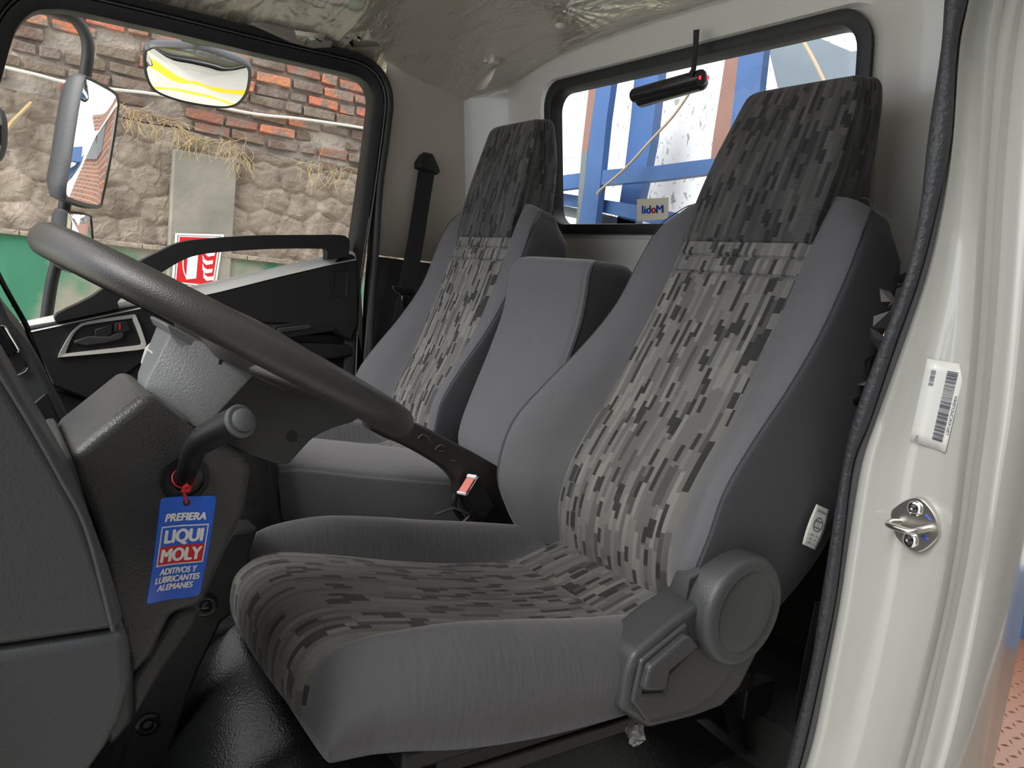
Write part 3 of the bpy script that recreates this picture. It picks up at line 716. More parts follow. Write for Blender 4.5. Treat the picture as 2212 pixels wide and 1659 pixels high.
# ------------------------------------------------------------------ passenger door
XD = .87
d1 = empty('door_1', (XD, .65, -1.0), kind='structure')
gpx = [(0,180),(23,97),(40,55),(74,24),(117,19),(155,22),(270,47),(389,74),(583,120),(739,155),(780,168),(800,188),(807,218),(803,262),(797,311),(785,400),(775,470),(764,545),(470,622),(250,655),(60,697),(20,560),(-60,420),(-40,300)]
gp = [at(u, v, x=XD) for u, v in gpx]
fpx = gpx[:16]+[(775,470),(764,545),(752,640),(745,760),(740,1000),(735,1300),(-100,1300),(-90,800),(-60,420),(-40,300)]
cg = sum(gp, Vector())/len(gp)
def offs(P, d):
    out = []; n = len(P)
    for i in range(n):
        t = (P[(i+1) % n]-P[i-1]).normalized(); nn = Vector((0, t.z, -t.y))
        if nn.dot(P[i]-cg) < 0: nn = -nn
        out.append(P[i]+nn*d)
    return out
def ringprism(name, P, offsets, mat, parent, **k):
    # offsets: list of (outward offset, x) forming a closed section
    rings = [[Vector((x, q.y, q.z)) for q in offs(P, d)] for d, x in offsets]; rings.append(rings[0])
    V = [p for r in rings[:-1] for p in r]; n = len(P); m_ = len(offsets); F = []
    for k_ in range(m_):
        for j in range(n): F.append((k_*n+j, k_*n+(j+1) % n, ((k_+1) % m_)*n+(j+1) % n, ((k_+1) % m_)*n+j))
    return obj(name, V, F, mat, parent, **k)
gs = smoothline(gp, 4, True)
fs_ = smoothline([at(u, v, x=XD) for u, v in fpx], 4, True)
ringprism('window_frame', fs_, [(0, .905), (0, .875), (.012, .866), (.030, .862), (.036, .875), (.036, .93), (0, .93)], M['black_trim'], d1, angle=35)
ringprism('glass_run', fs_, [(.0345, .862), (.0365, .8585), (.0385, .862), (.0385, .87), (.0345, .87)], M['greytrim'], d1, angle=35)
bsp = [(23,97),(40,55),(74,24),(117,19),(155,22),(270,47),(389,74),(583,120),(739,155),(780,168),(800,188),(807,218),(803,262),(797,311),(785,400),(776,545),(766,700),(764,1000),(764,1500),(-200,1500),(-160,700),(-60,300)]
bs = smoothline([at(u, v, x=XD) for u, v in bsp], 4, True)
ringprism('body_seal', bs, [(.040, .862), (.046, .852), (.056, .850), (.062, .858), (.062, .90), (.040, .90)], M['rubber'], d1, angle=50)
w2 = empty('window_2', (.89, .65, -.4), kind='structure')
pn = [Vector((.89, q.y, q.z)) for q in offs(gs, .01)]
obj('window_pane', pn, [tuple(range(len(pn)))], M['glass'], w2, smooth=False)
# door trim: upper dark panel, shelf, lower recess
def P7(px, x): return [at(u, v, x=x) for u, v in px]
up = [(30,720),(60,706),(110,697),(250,668),(440,632),(640,590),(705,572),(757,548),(772,556),(776,640),(776,700),(760,740),(690,705),(560,700),(420,700),(200,870),(100,830)]
prism('trim_upper', P7(up, .855), (.05, 0, 0), M['black_trim'], d1, bevel=.008, seg=3)
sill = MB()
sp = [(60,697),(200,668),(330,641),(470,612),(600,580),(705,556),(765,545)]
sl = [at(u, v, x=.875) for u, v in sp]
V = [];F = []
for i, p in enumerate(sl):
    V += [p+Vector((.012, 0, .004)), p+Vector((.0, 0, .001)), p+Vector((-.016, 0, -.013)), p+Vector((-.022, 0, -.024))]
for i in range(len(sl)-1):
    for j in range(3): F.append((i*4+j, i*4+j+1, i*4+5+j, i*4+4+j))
obj('sill_shelf', V, F, M['sill_sheen'], d1, angle=60)
low = [(30,720),(100,830),(200,870),(420,720),(600,720),(776,720),(790,800),(790,1100),(100,1100),(-60,800)]
prism('trim_lower', P7(low, .885), (.03, 0, 0), M['black'], d1, bevel=.008)
prism('door_shell', P7([(-60,700),(60,697),(764,545),(776,556),(790,800),(790,1400),(-100,1400)], .93), (.03, 0, 0), M['paint'], d1)
arm = [(90,790),(200,800),(420,745),(560,735),(760,745),(770,770),(600,800),(400,830),(200,860),(120,850)]
prism('armrest_band', P7(arm, .862), (.04, 0, 0), M['black_trim'], d1, bevel=.010, seg=3)
prism('slot_trim', P7([(590,705),(640,697),(700,698),(728,708),(720,716),(600,735)], .849), (.01, 0, 0), M['black'], d1, bevel=.003)
prism('slot_rib', P7([(600,710),(665,702),(676,705),(670,711),(600,720)], .846), (.006, 0, 0), M['plastic'], d1, bevel=.002)
cap_ = P7([(723,587),(750,584),(751,588),(748,638),(744,642),(721,639),(719,634)], .8535)
prism('blank_cap', cap_, (.004, 0, 0), M['black_trim'], d1, bevel=.001)
tube('cap_groove', [p+Vector((-.0005, 0, 0)) for p in cap_], .0007, M['black'], d1, n=4, closed=True)
# grab rail arching over the sill
top = [(121,697),(124,678),(200,640),(290,573),(340,546),(390,524),(450,516),(560,509),(680,508),(735,508),(750,513),(756,525),(753,556)]
bot = [(706,561),(707,548),(705,541),(695,538),(600,538),(500,543),(430,551),(390,565),(345,592),(290,625),(262,645),(254,655),(254,667),(200,680)]
rail = smoothline(P7(top, .835), 3)+smoothline(P7(bot, .835), 3)
prism('grab_rail', rail, (.035, 0, 0), M['black_trim'], d1, bevel=.006, seg=3)
# inner handle
bz_o = P7([(128,764),(150,725),(167,706),(190,695),(280,681),(295,686),(314,738),(313,748),(300,756),(140,771),(129,770)], .850)
bz_i = P7([(142,761),(157,726),(172,709),(192,701),(278,689),(287,693),(304,737),(303,743),(293,747),(152,763),(144,764)], .850)
bo, bi = smoothline(bz_o, 3, True), smoothline(bz_i, 3, True); n = len(bo)
V = [p+Vector((.006, 0, 0)) for p in bo]+[p+Vector((-.004, 0, 0)) for p in bo]+[p+Vector((-.002, 0, 0)) for p in bi]+[p+Vector((.012, 0, 0)) for p in bi]
F = [(k*n+j, k*n+(j+1) % n, ((k+1) % 4)*n+(j+1) % n, ((k+1) % 4)*n+j) for k in range(4) for j in range(n)]
bez = obj('handle_bezel', V, F, M['silver'], d1, bevel=.0015, angle=50)
prism('handle_cup', [Vector((.8525, q.y, q.z)) for q in bi], (.003, 0, 0), M['black'], d1)
prism('door_handle', P7([(160,737),(190,727),(235,728),(265,716),(269,724),(262,734),(230,742),(185,748),(160,742)], .846), (.008, 0, 0), M['plastic'], d1, bevel=.003, seg=3)
prism('handle_root', P7([(205,712),(243,700),(243,722),(232,730),(205,730)], .848), (.01, 0, 0), M['black_trim'], d1, bevel=.003)
prism('lock_tab', P7([(249,698),(274,694),(284,715),(262,720),(247,718)], .846), (.008, 0, 0), M['black_trim'], d1, bevel=.002)
prism('lock_mark', P7([(256,700),(261,699),(261,712),(257,713)], .8452), (.002, 0, 0), M['red'], d1)

# ------------------------------------------------------------------ seat belt on the passenger pillar
bl = empty('seat_belt', at(930, 345, x=.905), 'black seat belt hanging from the beige pillar behind the passenger seat', 'seat belt')
hull('belt_guide', [at(u, v, x=xx) for u, v, xx in [(905,335,.90),(915,328,.90),(935,332,.90),(893,352,.90),(893,366,.90),(943,380,.90),(952,372,.90),(948,360,.90),(910,340,.875),(930,338,.875),(905,362,.872),(938,370,.872)]], M['black'], bl, bevel=.004, seg=3, angle=60)
def strap(name, pxl, pxr, xs, mat, parent, th=.0015):
    V = [];F = []
    for (a, b_, x) in zip(pxl, pxr, xs): V += [at(*a, x=x), at(*b_, x=x)]
    for i in range(len(pxl)-1): F.append((2*i, 2*i+1, 2*i+3, 2*i+2))
    return obj(name, V, F, mat, parent, solid=th, smooth=False)
strap('belt_webbing', [(904,368),(893,440),(882,510),(869,580),(862,620),(855,680)], [(938,378),(928,440),(916,520),(903,590),(896,635),(880,690)], [.885,.87,.855,.845,.842,.838], M['belt'], bl)
strap('belt_webbing', [(860,640),(845,720),(835,800)], [(880,650),(868,720),(860,800)], [.845,.85,.85], M['belt'], bl)
prism('belt_tongue', P7([(868,640),(880,637),(884,642),(881,662),(870,664)], .835), (.003, 0, 0), M['chrome'], bl, bevel=.001)
prism('tongue_grip', P7([(848,620),(852,617),(885,622),(890,630),(886,637),(866,638),(855,632)], .833), (.012, 0, 0), M['black'], bl, bevel=.004)
tube('tongue_wire', P7([(847,618),(851,628),(868,640)], .832), .0012, M['chrome'], bl, n=6)

# ------------------------------------------------------------------ steering wheel
TA = math.radians(25.5); WC = Vector((-.46, .935, -.237))
WV = Vector((0, math.cos(TA), math.sin(TA))); WN = Vector((0, -math.sin(TA), math.cos(TA))); WX = Vector((1, 0, 0))
def wp(a, b_, c_): return WC+WX*a+WV*b_+WN*c_
sw = empty('steering_wheel', WC-WN*.10, 'dark grained steering wheel seen edge-on above the column', 'steering wheel')
ringp = [wp(.222*math.cos(a), .222*math.sin(a), 0) for a in [2*math.pi*i/96 for i in range(96)]]
tube('wheel_rim', ringp, .0185, M['rim'], sw, n=24, closed=True, angle=80)
# hub pad above, back cover with lower spoke below the rim plane
lathe('horn_pad', wp(.0, -.025, -.030), WN, [(.085, 0), (.100, .02), (.102, .035), (.094, .050), (.07, .058), (.035, .061), (.001, .0615)], M['rim'], sw, n=48, cap=False)
for a0 in (math.radians(-28), math.radians(208)):
    ca, sa = math.cos(a0), math.sin(a0)
    pts = []
    for r_, w_, h0, h1 in ((.07, .04, -.03, .0), (.14, .028, -.02, .006), (.215, .024, -.012, .008)):
        for s_ in (-1, 1):
            for h in (h0, h1): pts.append(wp(r_*ca-s_*w_*sa, r_*sa+s_*w_*ca, h))
    hull('spoke', pts, M['rim'], sw, bevel=.008, seg=3)
xn = -.535
fc = [(at(372,712,x=-.50)), at(318,822,x=-.49), at(312,848,x=-.485), at(330,872,x=-.49), at(400,920,x=-.515), at(440,928,x=xn), at(548,812,x=xn), at(552,795,x=xn), at(530,778,x=xn), at(470,760,x=-.525)]
mirx = lambda P: [Vector((-.92-p.x, p.y, p.z)) for p in P]
hull('hub_back_cover', fc+mirx(fc), M['plastic_lit'], sw, bevel=.008, seg=4, angle=50)
prism('cover_lip', P7([(359,703),(366,701),(440,740),(485,765),(482,780),(430,757),(368,722)], -.512), (.10, 0, 0), M['plastic_lit'], sw, bevel=.002)
MB().obox(at(438,738,x=-.5135), (.002, 0, 0), at(444,742,x=-.5135)-at(438,738,x=-.5135), at(434,756,x=-.5135)-at(438,738,x=-.5135)).obj('lip_gap', M['black'], sw)
prism('lock_slot', P7([(475,772),(486,776),(480,790),(472,787)], -.5285), (.01, 0, 0), M['black'], sw)
sc2 = [(420,900),(412,925),(500,968),(590,1001),(612,1004),(626,1001),(650,975),(680,945),(722,925),(775,905),(770,860),(640,800),(540,765),(500,800)]
spp = P7(sc2, -.515)
spk = prism('lower_spoke_cover', smoothline(spp, 3, True), (.11, 0, 0), M['plastic_cov'] if 'plastic_cov' in M else M['plastic'], sw, bevel=.014, seg=4)
lathe('cover_hole', at(631,944,x=-.5158), (1, 0, 0), [(.0002, 0), (.0072, .0), (.0074, .003)], M['black'], spk, n=20, cap=False)
# switch cluster seen beyond the hub (front side)
q_ = P7([(345,748),(352,752),(338,800),(322,806),(320,795),(330,762)], -.46)
prism('spoke_switch', q_, (.05, 0, 0), M['silver'], sw, bevel=.003)

# ------------------------------------------------------------------ steering column
co = empty('steering_column', Vector((-.46, 1.05, -.75)), 'grey grained steering column shroud below the wheel, stalk socket on its side', 'steering column')
sh = [(322,850),(300,862),(150,985),(158,1030),(200,1120),(222,1190),(230,1290),(285,1470),(330,1420),(372,1330),(440,1310),(470,1240),(530,1110),(547,1010),(530,985),(430,935),(380,895)]
M['plastic_sh'] = pm('shroud_plastic', (0.062, 0.063, 0.064), 0.36, bump=0.9, bscale=450, bdist=0.0009)
prism('column_shroud', P7(sh, -.545), (.17, 0, 0), M['plastic_sh'], co, bevel=.034, seg=6, angle=70)
tube('shroud_collar', [wp(.058*math.cos(a), .058*math.sin(a)+.012, -.108) for a in [2*math.pi*i/40 for i in range(40)]], .006, M['greytrim'], co, n=8, closed=True)
lathe('column_shaft', wp(0, .01, -.13), WN, [(.03, 0), (.03, .07)], M['black'], co, n=24)
so_ = at(400, 1035, x=-.5465)
lathe('stalk_socket', so_+Vector((.004, 0, 0)), (-1, 0, 0), [(.026, 0), (.026, .006), (.020, .006), (.020, .002), (.001, .002)], M['black'], co, n=32, cap=False)
lowsh = [(285,1470),(372,1330),(395,1318),(440,1315),(420,1360),(360,1440),(290,1560)]
prism('lower_cover', P7(lowsh, -.50), (.14, 0, 0), M['plastic'], co, bevel=.008, seg=3)
# stalk
ssd = empty('column_stalk', so_, 'black indicator stalk with round grey end button beside the column', 'stalk')
sp_ = [at(392,1045,x=-.54), at(405,1015,x=-.57), at(425,965,x=-.60), at(465,935,x=-.64), at(518,911,x=-.675)]
pth = smoothline(sp_, 8); rr = [float(np.interp(i/(len(pth)-1), [0, .3, .55, .62, 1], [.0090, .0112, .0125, .0143, .0160])) for i in range(len(pth))]
V, F = tube_geo(pth, rr, 24); obj('stalk_arm', V, F, M['stalkmat'] if 'stalkmat' in M else M['black'], ssd, angle=50)
ax = (pth[-1]-pth[-3]).normalized(); ec = pth[-1]
lathe('stalk_collar', ec-ax*.001, ax, [(.0163, 0), (.0166, .003), (.0150, .0045), (.0118, .0045), (.0118, .001), (.001, .001)], M['greytrim'], ssd, n=36, cap=False)
lathe('end_button', ec, ax, [(.0114, 0), (.0114, .007), (.0095, .0088), (.004, .0095), (.0005, .0096)], M['silver_dark'] if 'silver_dark' in M else M['greytrim'], ssd, n=36, cap=False)
i0 = int(len(pth)*.66); u_ = ax.cross(WX).normalized(); u_ = u_ if u_.z > 0 else -u_
MB().obox(pth[i0]+u_*.009-ax.cross(u_)*.004, ax*.028, ax.cross(u_)*.008, u_*.007).obj('stalk_slider', M['black'], ssd, bevel=.002, seg=3)
# tag hanging from the stalk
tg = [at(347,1077,x=-.60), at(467,1070,x=-.60), at(430,1285,x=-.60), at(315,1307,x=-.60)]
card = empty('hanging_tag', at(400,1060,x=-.60), 'blue promotional card hanging on a red string from the column stalk', 'tag')
def cardf(s, t, d=0):
    p = bil(tg, s, t); return p+Vector((-.004*math.sin(math.pi*t)+.002*math.sin(5*s)-d, 0, 0))
cc = rrect(0, 0, 1, 1, .06, 4)
CV = []; res = 14
cg_ = [[cardf(i/res, j/res) for j in range(res+1)] for i in range(res+1)]
def cgrid(a, b_):
    # rounded corners by pulling corner cells in
    s, t = a, b_
    rx, ry = .07, .04
    for cx_, sx_ in ((0, 1), (1, -1)):
        for cy_, sy_ in ((0, 1), (1, -1)):
            dx, dy = (rx-abs(s-cx_))/rx, (ry-abs(t-cy_))/ry
            if dx > 0 and dy > 0:
                r_ = math.hypot(dx, dy); m_x = max(dx, dy)
                if r_ > 0:
                    k = m_x/r_; s = cx_+sx_*rx*(1-dx*k); t = cy_+sy_*ry*(1-dy*k)
    return cardf(s, t)
def remap(a, k):  # finer near the ends
    return a
grid('card', cgrid, 56, 100, M['blue'], card, solid=.0008, angle=70)
cf = lambda s, t: cardf(s, t, .0009)
cf2 = lambda s, t: cardf(s, t, .0013)
cf3 = lambda s, t: cardf(s, t, .0017)
text('card_text', 'PREFIERA', cf, (.12, .145, .86, .225), M['white'], card, bold=.06, shear=.12)
def patch(name, s0, t0, s1, t1, fn, mat):
    return grid(name, lambda a, b_: fn(s0+(s1-s0)*a, t0+(t1-t0)*b_), 10, 10, mat, card, smooth=False)
patch('logo_border', .075, .262, .925, .640, cf, M['white'])
patch('logo_top', .10, .275, .90, .452, cf2, M['blue'])
patch('logo_bottom', .10, .452, .90, .627, cf2, M['red'])
text('logo_text', 'LIQUI', cf3, (.15, .29, .85, .452), M['white'], card, bold=.06)
text('logo_text', 'MOLY', cf3, (.13, .468, .87, .610), M['white'], card, bold=.06)
text('card_text', 'ADITIVOS Y', cf, (.16, .665, .84, .735), M['white'], card, bold=.06, shear=.12)
text('card_text', 'LUBRICANTES', cf, (.10, .745, .92, .815), M['white'], card, bold=.06, shear=.12)
text('card_text', 'ALEMANES', cf, (.16, .825, .82, .895), M['white'], card, bold=.06, shear=.12)
ph = cardf(.47, .055, .0012); lathe('punch_hole', ph, (-1, 0, 0), [(.0035, 0), (.0035, .0004), (.0002, .0004)], M['black'], card, n=16, cap=False)
cd_ = [ph, at(400,1072,x=-.603), at(397,1060,x=-.603), at(405,1052,x=-.602), at(402,1046,x=-.60)]
tube('red_string', smoothline(cd_, 5), .0016, M['red'], card, n=8)
tube('string_knot', smoothline([at(u, v, x=-.604) for u, v in [(393,1063),(398,1057),(407,1062),(410,1053),(403,1050),(396,1054),(401,1060),(408,1057)]], 4), .0014, M['red'], card, n=6)
lc = pth[4]; lax = (pth[6]-pth[2]).normalized(); la = lax.orthogonal().normalized(); lb_ = lax.cross(la)
tube('string_loop', [lc+(la*math.cos(a)+lb_*math.sin(a))*.0118 for a in [2*math.pi*i/28 for i in range(28)]], .0009, M['red'], card, n=6, closed=True)

# ------------------------------------------------------------------ dashboard
da = empty('dashboard', Vector((-.2, 1.35, -1.1)), 'dark grey dashboard end panel and centre stack at the left', 'dashboard')
M['dashmat'] = pm('dash_plastic', (0.058, 0.062, 0.068), 0.45, bump=0.5, bscale=380, bdist=0.0009)
e1 = [(-260,560),(-60,700),(0,775),(60,880),(120,975),(180,1080),(235,1225),(275,1362),(60,1395),(-260,1440)]
prism('end_panel_upper', P7(e1, -.745), (.16, 0, 0), M['dashmat'], da, bevel=.012, seg=4)
e2 = [(-260,1442),(60,1397),(276,1364),(285,1420),(286,1480),(262,1560),(230,1620),(200,1662),(150,1800),(-260,1900)]
prism('end_panel_lower', P7(e2, -.745), (.16, 0, 0), M['dashmat'], da, bevel=.010, seg=4)
tube('panel_edge', smoothline(P7([(-60,700),(-10,790),(60,905),(130,1030),(190,1150),(245,1362)], -.7455), 6), .0022, M['dashmat'], da, n=8)
kn = [(120,1000),(155,985),(190,1100),(225,1200),(232,1290),(290,1450),(290,1560),(240,1620),(130,1300)]
prism('knee_panel', P7(kn, -.59), (.20, 0, 0), M['plastic'], da, bevel=.008)
# centre stack strip running down towards the floor
st1 = [(-120,450),(-40,560),(20,690),(65,745),(105,815),(150,905),(180,960),(165,1010),(100,980),(20,880),(-120,700)]
prism('centre_stack', P7(st1, -.30), (.32, 0, 0), M['dashmat'], da, bevel=.008, seg=3)
prism('stack_cubby', P7([(62,880),(100,848),(128,905),(136,930),(115,955),(95,935)], -.302), (.01, 0, 0), M['black'], da, bevel=.002)
prism('stack_pocket', P7([(-30,700),(-10,740),(50,850),(58,868),(50,880),(30,870),(-30,790)], -.302), (.01, 0, 0), M['black'], da, bevel=.003)
prism('stack_button', P7([(-20,690),(5,705),(38,760),(30,770),(10,772),(-20,740)], -.306), (.01, 0, 0), M['gloss_black'], da, bevel=.003)
prism('vent_pocket', P7([(10,765),(38,762),(58,785),(55,800),(38,812),(25,795)], -.303), (.01, 0, 0), M['black'], da, bevel=.002)
for a in ([(0,705),(10,706),(22,725),(40,755),(38,762)], [(38,812),(55,803),(60,795)], [(48,878),(58,872)], [(100,955),(118,930),(128,925)], [(106,970),(122,945),(133,930)]):
    tube('chrome_trim', smoothline(P7(a, -.3035), 4), .0013, M['chrome'], da, n=6)
tube('chrome_trim', smoothline(P7([(-20,560),(10,620),(55,700),(62,720),(90,790),(120,870)], -.12), 4), .0035, M['gloss_black'], da, n=8)
for a in ([(25,661),(35,665),(52,700),(56,708)], [(60,712),(90,780),(113,830)], [(98,824),(110,834),(118,855)], [(112,856),(130,880),(162,918),(178,942)], [(125,880),(138,905),(155,945)]):
    tube('chrome_trim', smoothline(P7(a, -.115), 4), .0016, M['chrome'], da, n=6)
prism('side_vent_trim', P7([(112,856),(135,885),(178,942),(160,958),(150,965),(135,920)], -.112), (.02, 0, 0), M['silver'], da, bevel=.002)
prism('side_vent_slot', P7([(140,893),(150,900),(166,925),(168,932),(155,918)], -.1135), (.01, 0, 0), M['black'], da)

# firewall and footwell side behind the column
fw = MB().obox((-.80, 1.30, -1.15), (1.72, 0, 0), (0, .05, 0), (0, 0, .72))
tag(fw.obj('wall_front', M['black'], None), kind='structure')
# tunnel side with push clips
cons = empty('tunnel_cover', Vector((-.30, .95, -1.1)), 'dark moulded floor cover with round push clips beside the pedal area', 'cover')
tc_ = P7([(230,1720),(290,1560),(345,1440),(400,1330),(455,1220),(500,1150),(560,1140),(540,1200),(545,1300),(480,1345),(430,1450),(390,1560),(345,1700),(300,1750)], -.30)
prism('cover_panel', tc_, (.05, 0, 0), M['black'], cons, bevel=.006)
for u, v in ((445, 1308), (319, 1566)):
    c0 = at(u, v, x=-.302); cl = lathe('push_clip', c0, (-1, 0, 0), [(.017, 0), (.017, .002), (.013, .003), (.008, .002), (.008, .005), (.004, .007), (.0005, .0072)], M['gloss_black'], cons, n=28, cap=False)
# gear lever boot, console, parking brake
gb = empty('gear_boot', Vector((-.10, .82, -.75)), 'creased black leatherette gear lever boot between column and middle seat', 'gear boot')
rings = []
for z, rx, ry_, cy in [(-.74, .09, .10, .80), (-.68, .075, .085, .80), (-.62, .062, .072, .803), (-.56, .055, .062, .806), (-.50, .047, .055, .81), (-.44, .038, .045, .815), (-.40, .03, .036, .82)]:
    r_ = []
    for i in range(48):
        a = 2*math.pi*i/48; k = 1+.10*math.sin(5*a+z*30)*.8+.05*math.sin(9*a-z*50); r_.append(Vector((-.10+rx*k*math.cos(a), cy+ry_*k*math.sin(a), z)))
    rings.append(r_)
loft('boot', rings, M['leather'], gb, angle=80)
MB().box((-.21, .68, -.80), (.02, .95, -.735)).obj('boot_frame', M['black'], gb, bevel=.01, seg=3)
pb = empty('parking_brake', Vector((-.15, .33, -.72)), 'dark parking brake lever between the driver and middle seats', 'lever')
bk = [(800,880),(895,912),(960,945),(1085,1013),(1120,1060),(1150,1110),(1120,1150),(1040,1140),(1000,1090),(992,1060),(985,1040),(955,1010),(870,962),(800,930)]
M['brake'] = pm('brown_black_plastic', (0.035, 0.032, 0.030), 0.42, bump=0.4, bscale=400)
prism('brake_lever', smoothline(P7(bk, -.150), 2, True), (.035, 0, 0), M['brake'], pb, bevel=.006, seg=3)
for a in ([(902,948),(912,940),(925,945),(928,953),(935,958)], [(940,972),(950,962),(960,965)], [(948,975),(958,976)], [(976,995),(985,998)]):
    tube('embossed_mark', smoothline(P7(a, -.151), 3), .0012, M['greytrim'], pb, n=6)
MB().box((-.145, .12, -.80), (-.113, .62, -.66)).obj('brake_base', M['black'], pb, bevel=.01, seg=3)
# belt buckle
def buckle(px, xx, dxx, lab, nm='red'):
    b0 = empty('belt_buckle', at(*px[4], x=xx), lab, 'buckle')
    prism('buckle_body', P7(px, xx), (dxx, 0, 0), M['gloss_black'], b0, bevel=.003, seg=3); return b0
A_, B_, C_, D_ = at(987,1067,x=-.158), at(1014,1030,x=-.158), at(1033,1032,x=-.182), at(1009,1071,x=-.182)
b1 = empty('belt_buckle', at(1040, 1132, x=-.17), 'black belt buckle with faded red button beside the parking brake lever', 'buckle')
dwn = at(1042,1134,x=-.182)-D_; C2 = D_+(C_-D_)*1.1
MB().obox(D_, C2-D_, A_-D_, dwn).obj('buckle_body', M['gloss_black'], b1, bevel=.002, seg=3)
upv = -dwn.normalized()*.004
MB().obox(D_+(C_-D_)*.08+(A_-D_)*.15, (C_-D_)*.75, (A_-D_)*.75, upv).obj('release_button', M['redbtn'], b1, bevel=.0008)
MB().obox(D_+(C_-D_)*.86+(A_-D_)*.08, (C_-D_)*.16, (A_-D_)*.85, upv*1.3).obj('button_rim', M['white'], b1, bevel=.0006)
MB().obox(D_-(C_-D_)*.02+(A_-D_)*.08, (C_-D_)*.08, (A_-D_)*.85, upv*1.3).obj('button_rim', M['white'], b1, bevel=.0006)
tube('buckle_stalk', smoothline([at(985,1065,x=-.15), at(980,1090,x=-.15), at(990,1110,x=-.15), at(1005,1130,x=-.15)], 4), .006, M['black'], b1, n=8)
tube('bracket_bar', [at(940,1112,x=-.16), at(980,1098,x=-.16), at(1015,1112,x=-.16), at(1000,1128,x=-.16)], .003, M['darksteel'], b1, n=6)
b2 = empty('belt_buckle', at(880, 1003, x=.15), 'small black buckle lying at the back of the far seat cushion, shiny rounded top', 'buckle')
hull('buckle_body', [at(u, v, x=xx) for u, v in [(852,1000),(858,990),(872,981),(892,980),(900,985),(905,1003),(890,1006),(862,1006)] for xx in (.10, .13)], M['gloss_black'], b2, bevel=.006, seg=3)
hull('buckle_strap', [at(u, v, x=xx) for u, v in [(820,985),(845,990),(850,998),(825,997)] for xx in (.12, .15)], M['gloss_black'], b2, bevel=.003)

# ------------------------------------------------------------------ cylindrical device under the ceiling
M['blocker_wall'] = pm('light_blocker_grey', (.20, .19, .18), .9, var=.3, vscale=2)
dv = empty('dash_camera_bar', at(1505, 66, y=-.245), 'black tubular device with red lights hanging by a strap before the rear window', 'device')
ow_ = MB().box((-2.7, -7, -2.0), (-2.5, 5.0, 4.2)).obj('wall_light_blocker', M['blocker_wall'], None); tag(ow_, kind='structure')  # unseen wall, added to block light from the driver's side
a0, a1 = at(1372, 207, y=-.24), at(1516, 168, y=-.24)
axd = (a1-a0).normalized()
def capsule(name, p0, p1, r, mat, par):
    a = (p1-p0).normalized(); L_ = (p1-p0).length
    return lathe(name, p0, a, [(.0005, -r*.55), (r*.5, -r*.5), (r*.8, -r*.32), (r*.96, -r*.08), (r, r*.1), (r, L_-r*.1), (r*.96, L_+r*.08), (r*.85, L_+r*.22), (r*.6, L_+r*.3), (.0005, L_+r*.32)], mat, par, n=40, cap=False, angle=60)
M['devmat'] = pm('device_black', (0.02, 0.02, 0.021), 0.22)
capsule('device_body', a0, a1, .0195, M['devmat'], dv)
capsule('device_body', at(1385, 215, y=-.250), at(1516, 176, y=-.250), .0215, M['devmat'], dv)
for (u, v, m_, r_) in ((1512, 168, 'led', .0022), (1530, 168, 'led', .0024), (1505, 168, 'led', .0010), (1419, 184, 'black', .0022)):
    c0 = at(u, v, y=-.2165); tube('indicator', [c0+Vector((0, 0, -.004 if m_ == 'led' and r_ > .002 else 0)), c0+Vector((0, 0, .004 if m_ == 'led' and r_ > .002 else .001))], r_, M[m_], dv, n=10)
hull('button_pad', [at(u, v, y=yy) for u, v in [(1503,160),(1508,153),(1520,150),(1524,160),(1522,182),(1512,186),(1504,180)] for yy in (-.222, -.2185)], M['gloss_black'], dv, bevel=.001)
strap_v = [at(1499,66,y=-.235), at(1511,64,y=-.235), at(1510,80,y=-.235), at(1504,150,y=-.225), at(1495,168,y=-.215), at(1488,160,y=-.22), at(1494,150,y=-.225), at(1498,110,y=-.232)]
prism('hanging_strap', strap_v, (0, .002, 0), M['black'], dv)

# ------------------------------------------------------------------ mirrors outside the passenger door
def mirror(name, label, face_px, x, nrm, depth, parent_loc_, back_scale=.75, dish=.012, extra=None):
    root = empty(name, parent_loc_, label, 'mirror')
    nrm = Vector(nrm).normalized(); P0 = at(*face_px[0], x=x)
    pts = []
    c0 = None
    cu = sum(u for u, v in face_px)/len(face_px); cv = sum(v for u, v in face_px)/len(face_px); c0 = at(cu, cv, x=x)
    camv = Vector(CAM)
    for u, v in face_px:
        d = Vector(ray(u, v)); t_ = (c0-camv).dot(nrm)/d.dot(nrm); pts.append(camv+d*t_)
    pts = smoothline(pts, 4, True); n = len(pts)
    rings = []
    for k, (s_, dd) in enumerate([(.94, .002), (.985, .004), (1.0, .0), (1.01, -depth*.25), (.97, -depth*.6), (back_scale, -depth*.92), (back_scale*.6, -depth)]):
        rings.append([c0+(p-c0)*s_+nrm*dd for p in pts])
    V = [p for r in rings for p in r]; F = []
    for i in range(len(rings)-1):
        for j in range(n): F.append((i*n+j, i*n+(j+1) % n, (i+1)*n+(j+1) % n, (i+1)*n+j))
    F.append(tuple((len(rings)-1)*n+j for j in range(n)))
    obj('mirror_housing', V, F, M['housing'], root, angle=50)
    # convex glass
    R = [];
    for s_ in (1, .8, .6, .4, .2, .02):
        R.append([c0+(p-c0)*(s_*.955)+nrm*(dish*(1-s_*s_)+.001) for p in pts])
    V = [p for r in R for p in r]; F = []
    for i in range(len(R)-1):
        for j in range(n): F.append((i*n+j, i*n+(j+1) % n, (i+1)*n+(j+1) % n, (i+1)*n+j))
    F.append(tuple((len(R)-1)*n+j for j in range(n)))
    obj('mirror_glass', V, F, M['mirror'], root, angle=80)
    return root, c0
M['housing'] = pm('mirror_housing_grey', (0.045, 0.048, 0.052), 0.4, bump=0.3, bscale=300)
toC = (Vector(CAM)-Vector((1.1, .68, .35))).normalized()
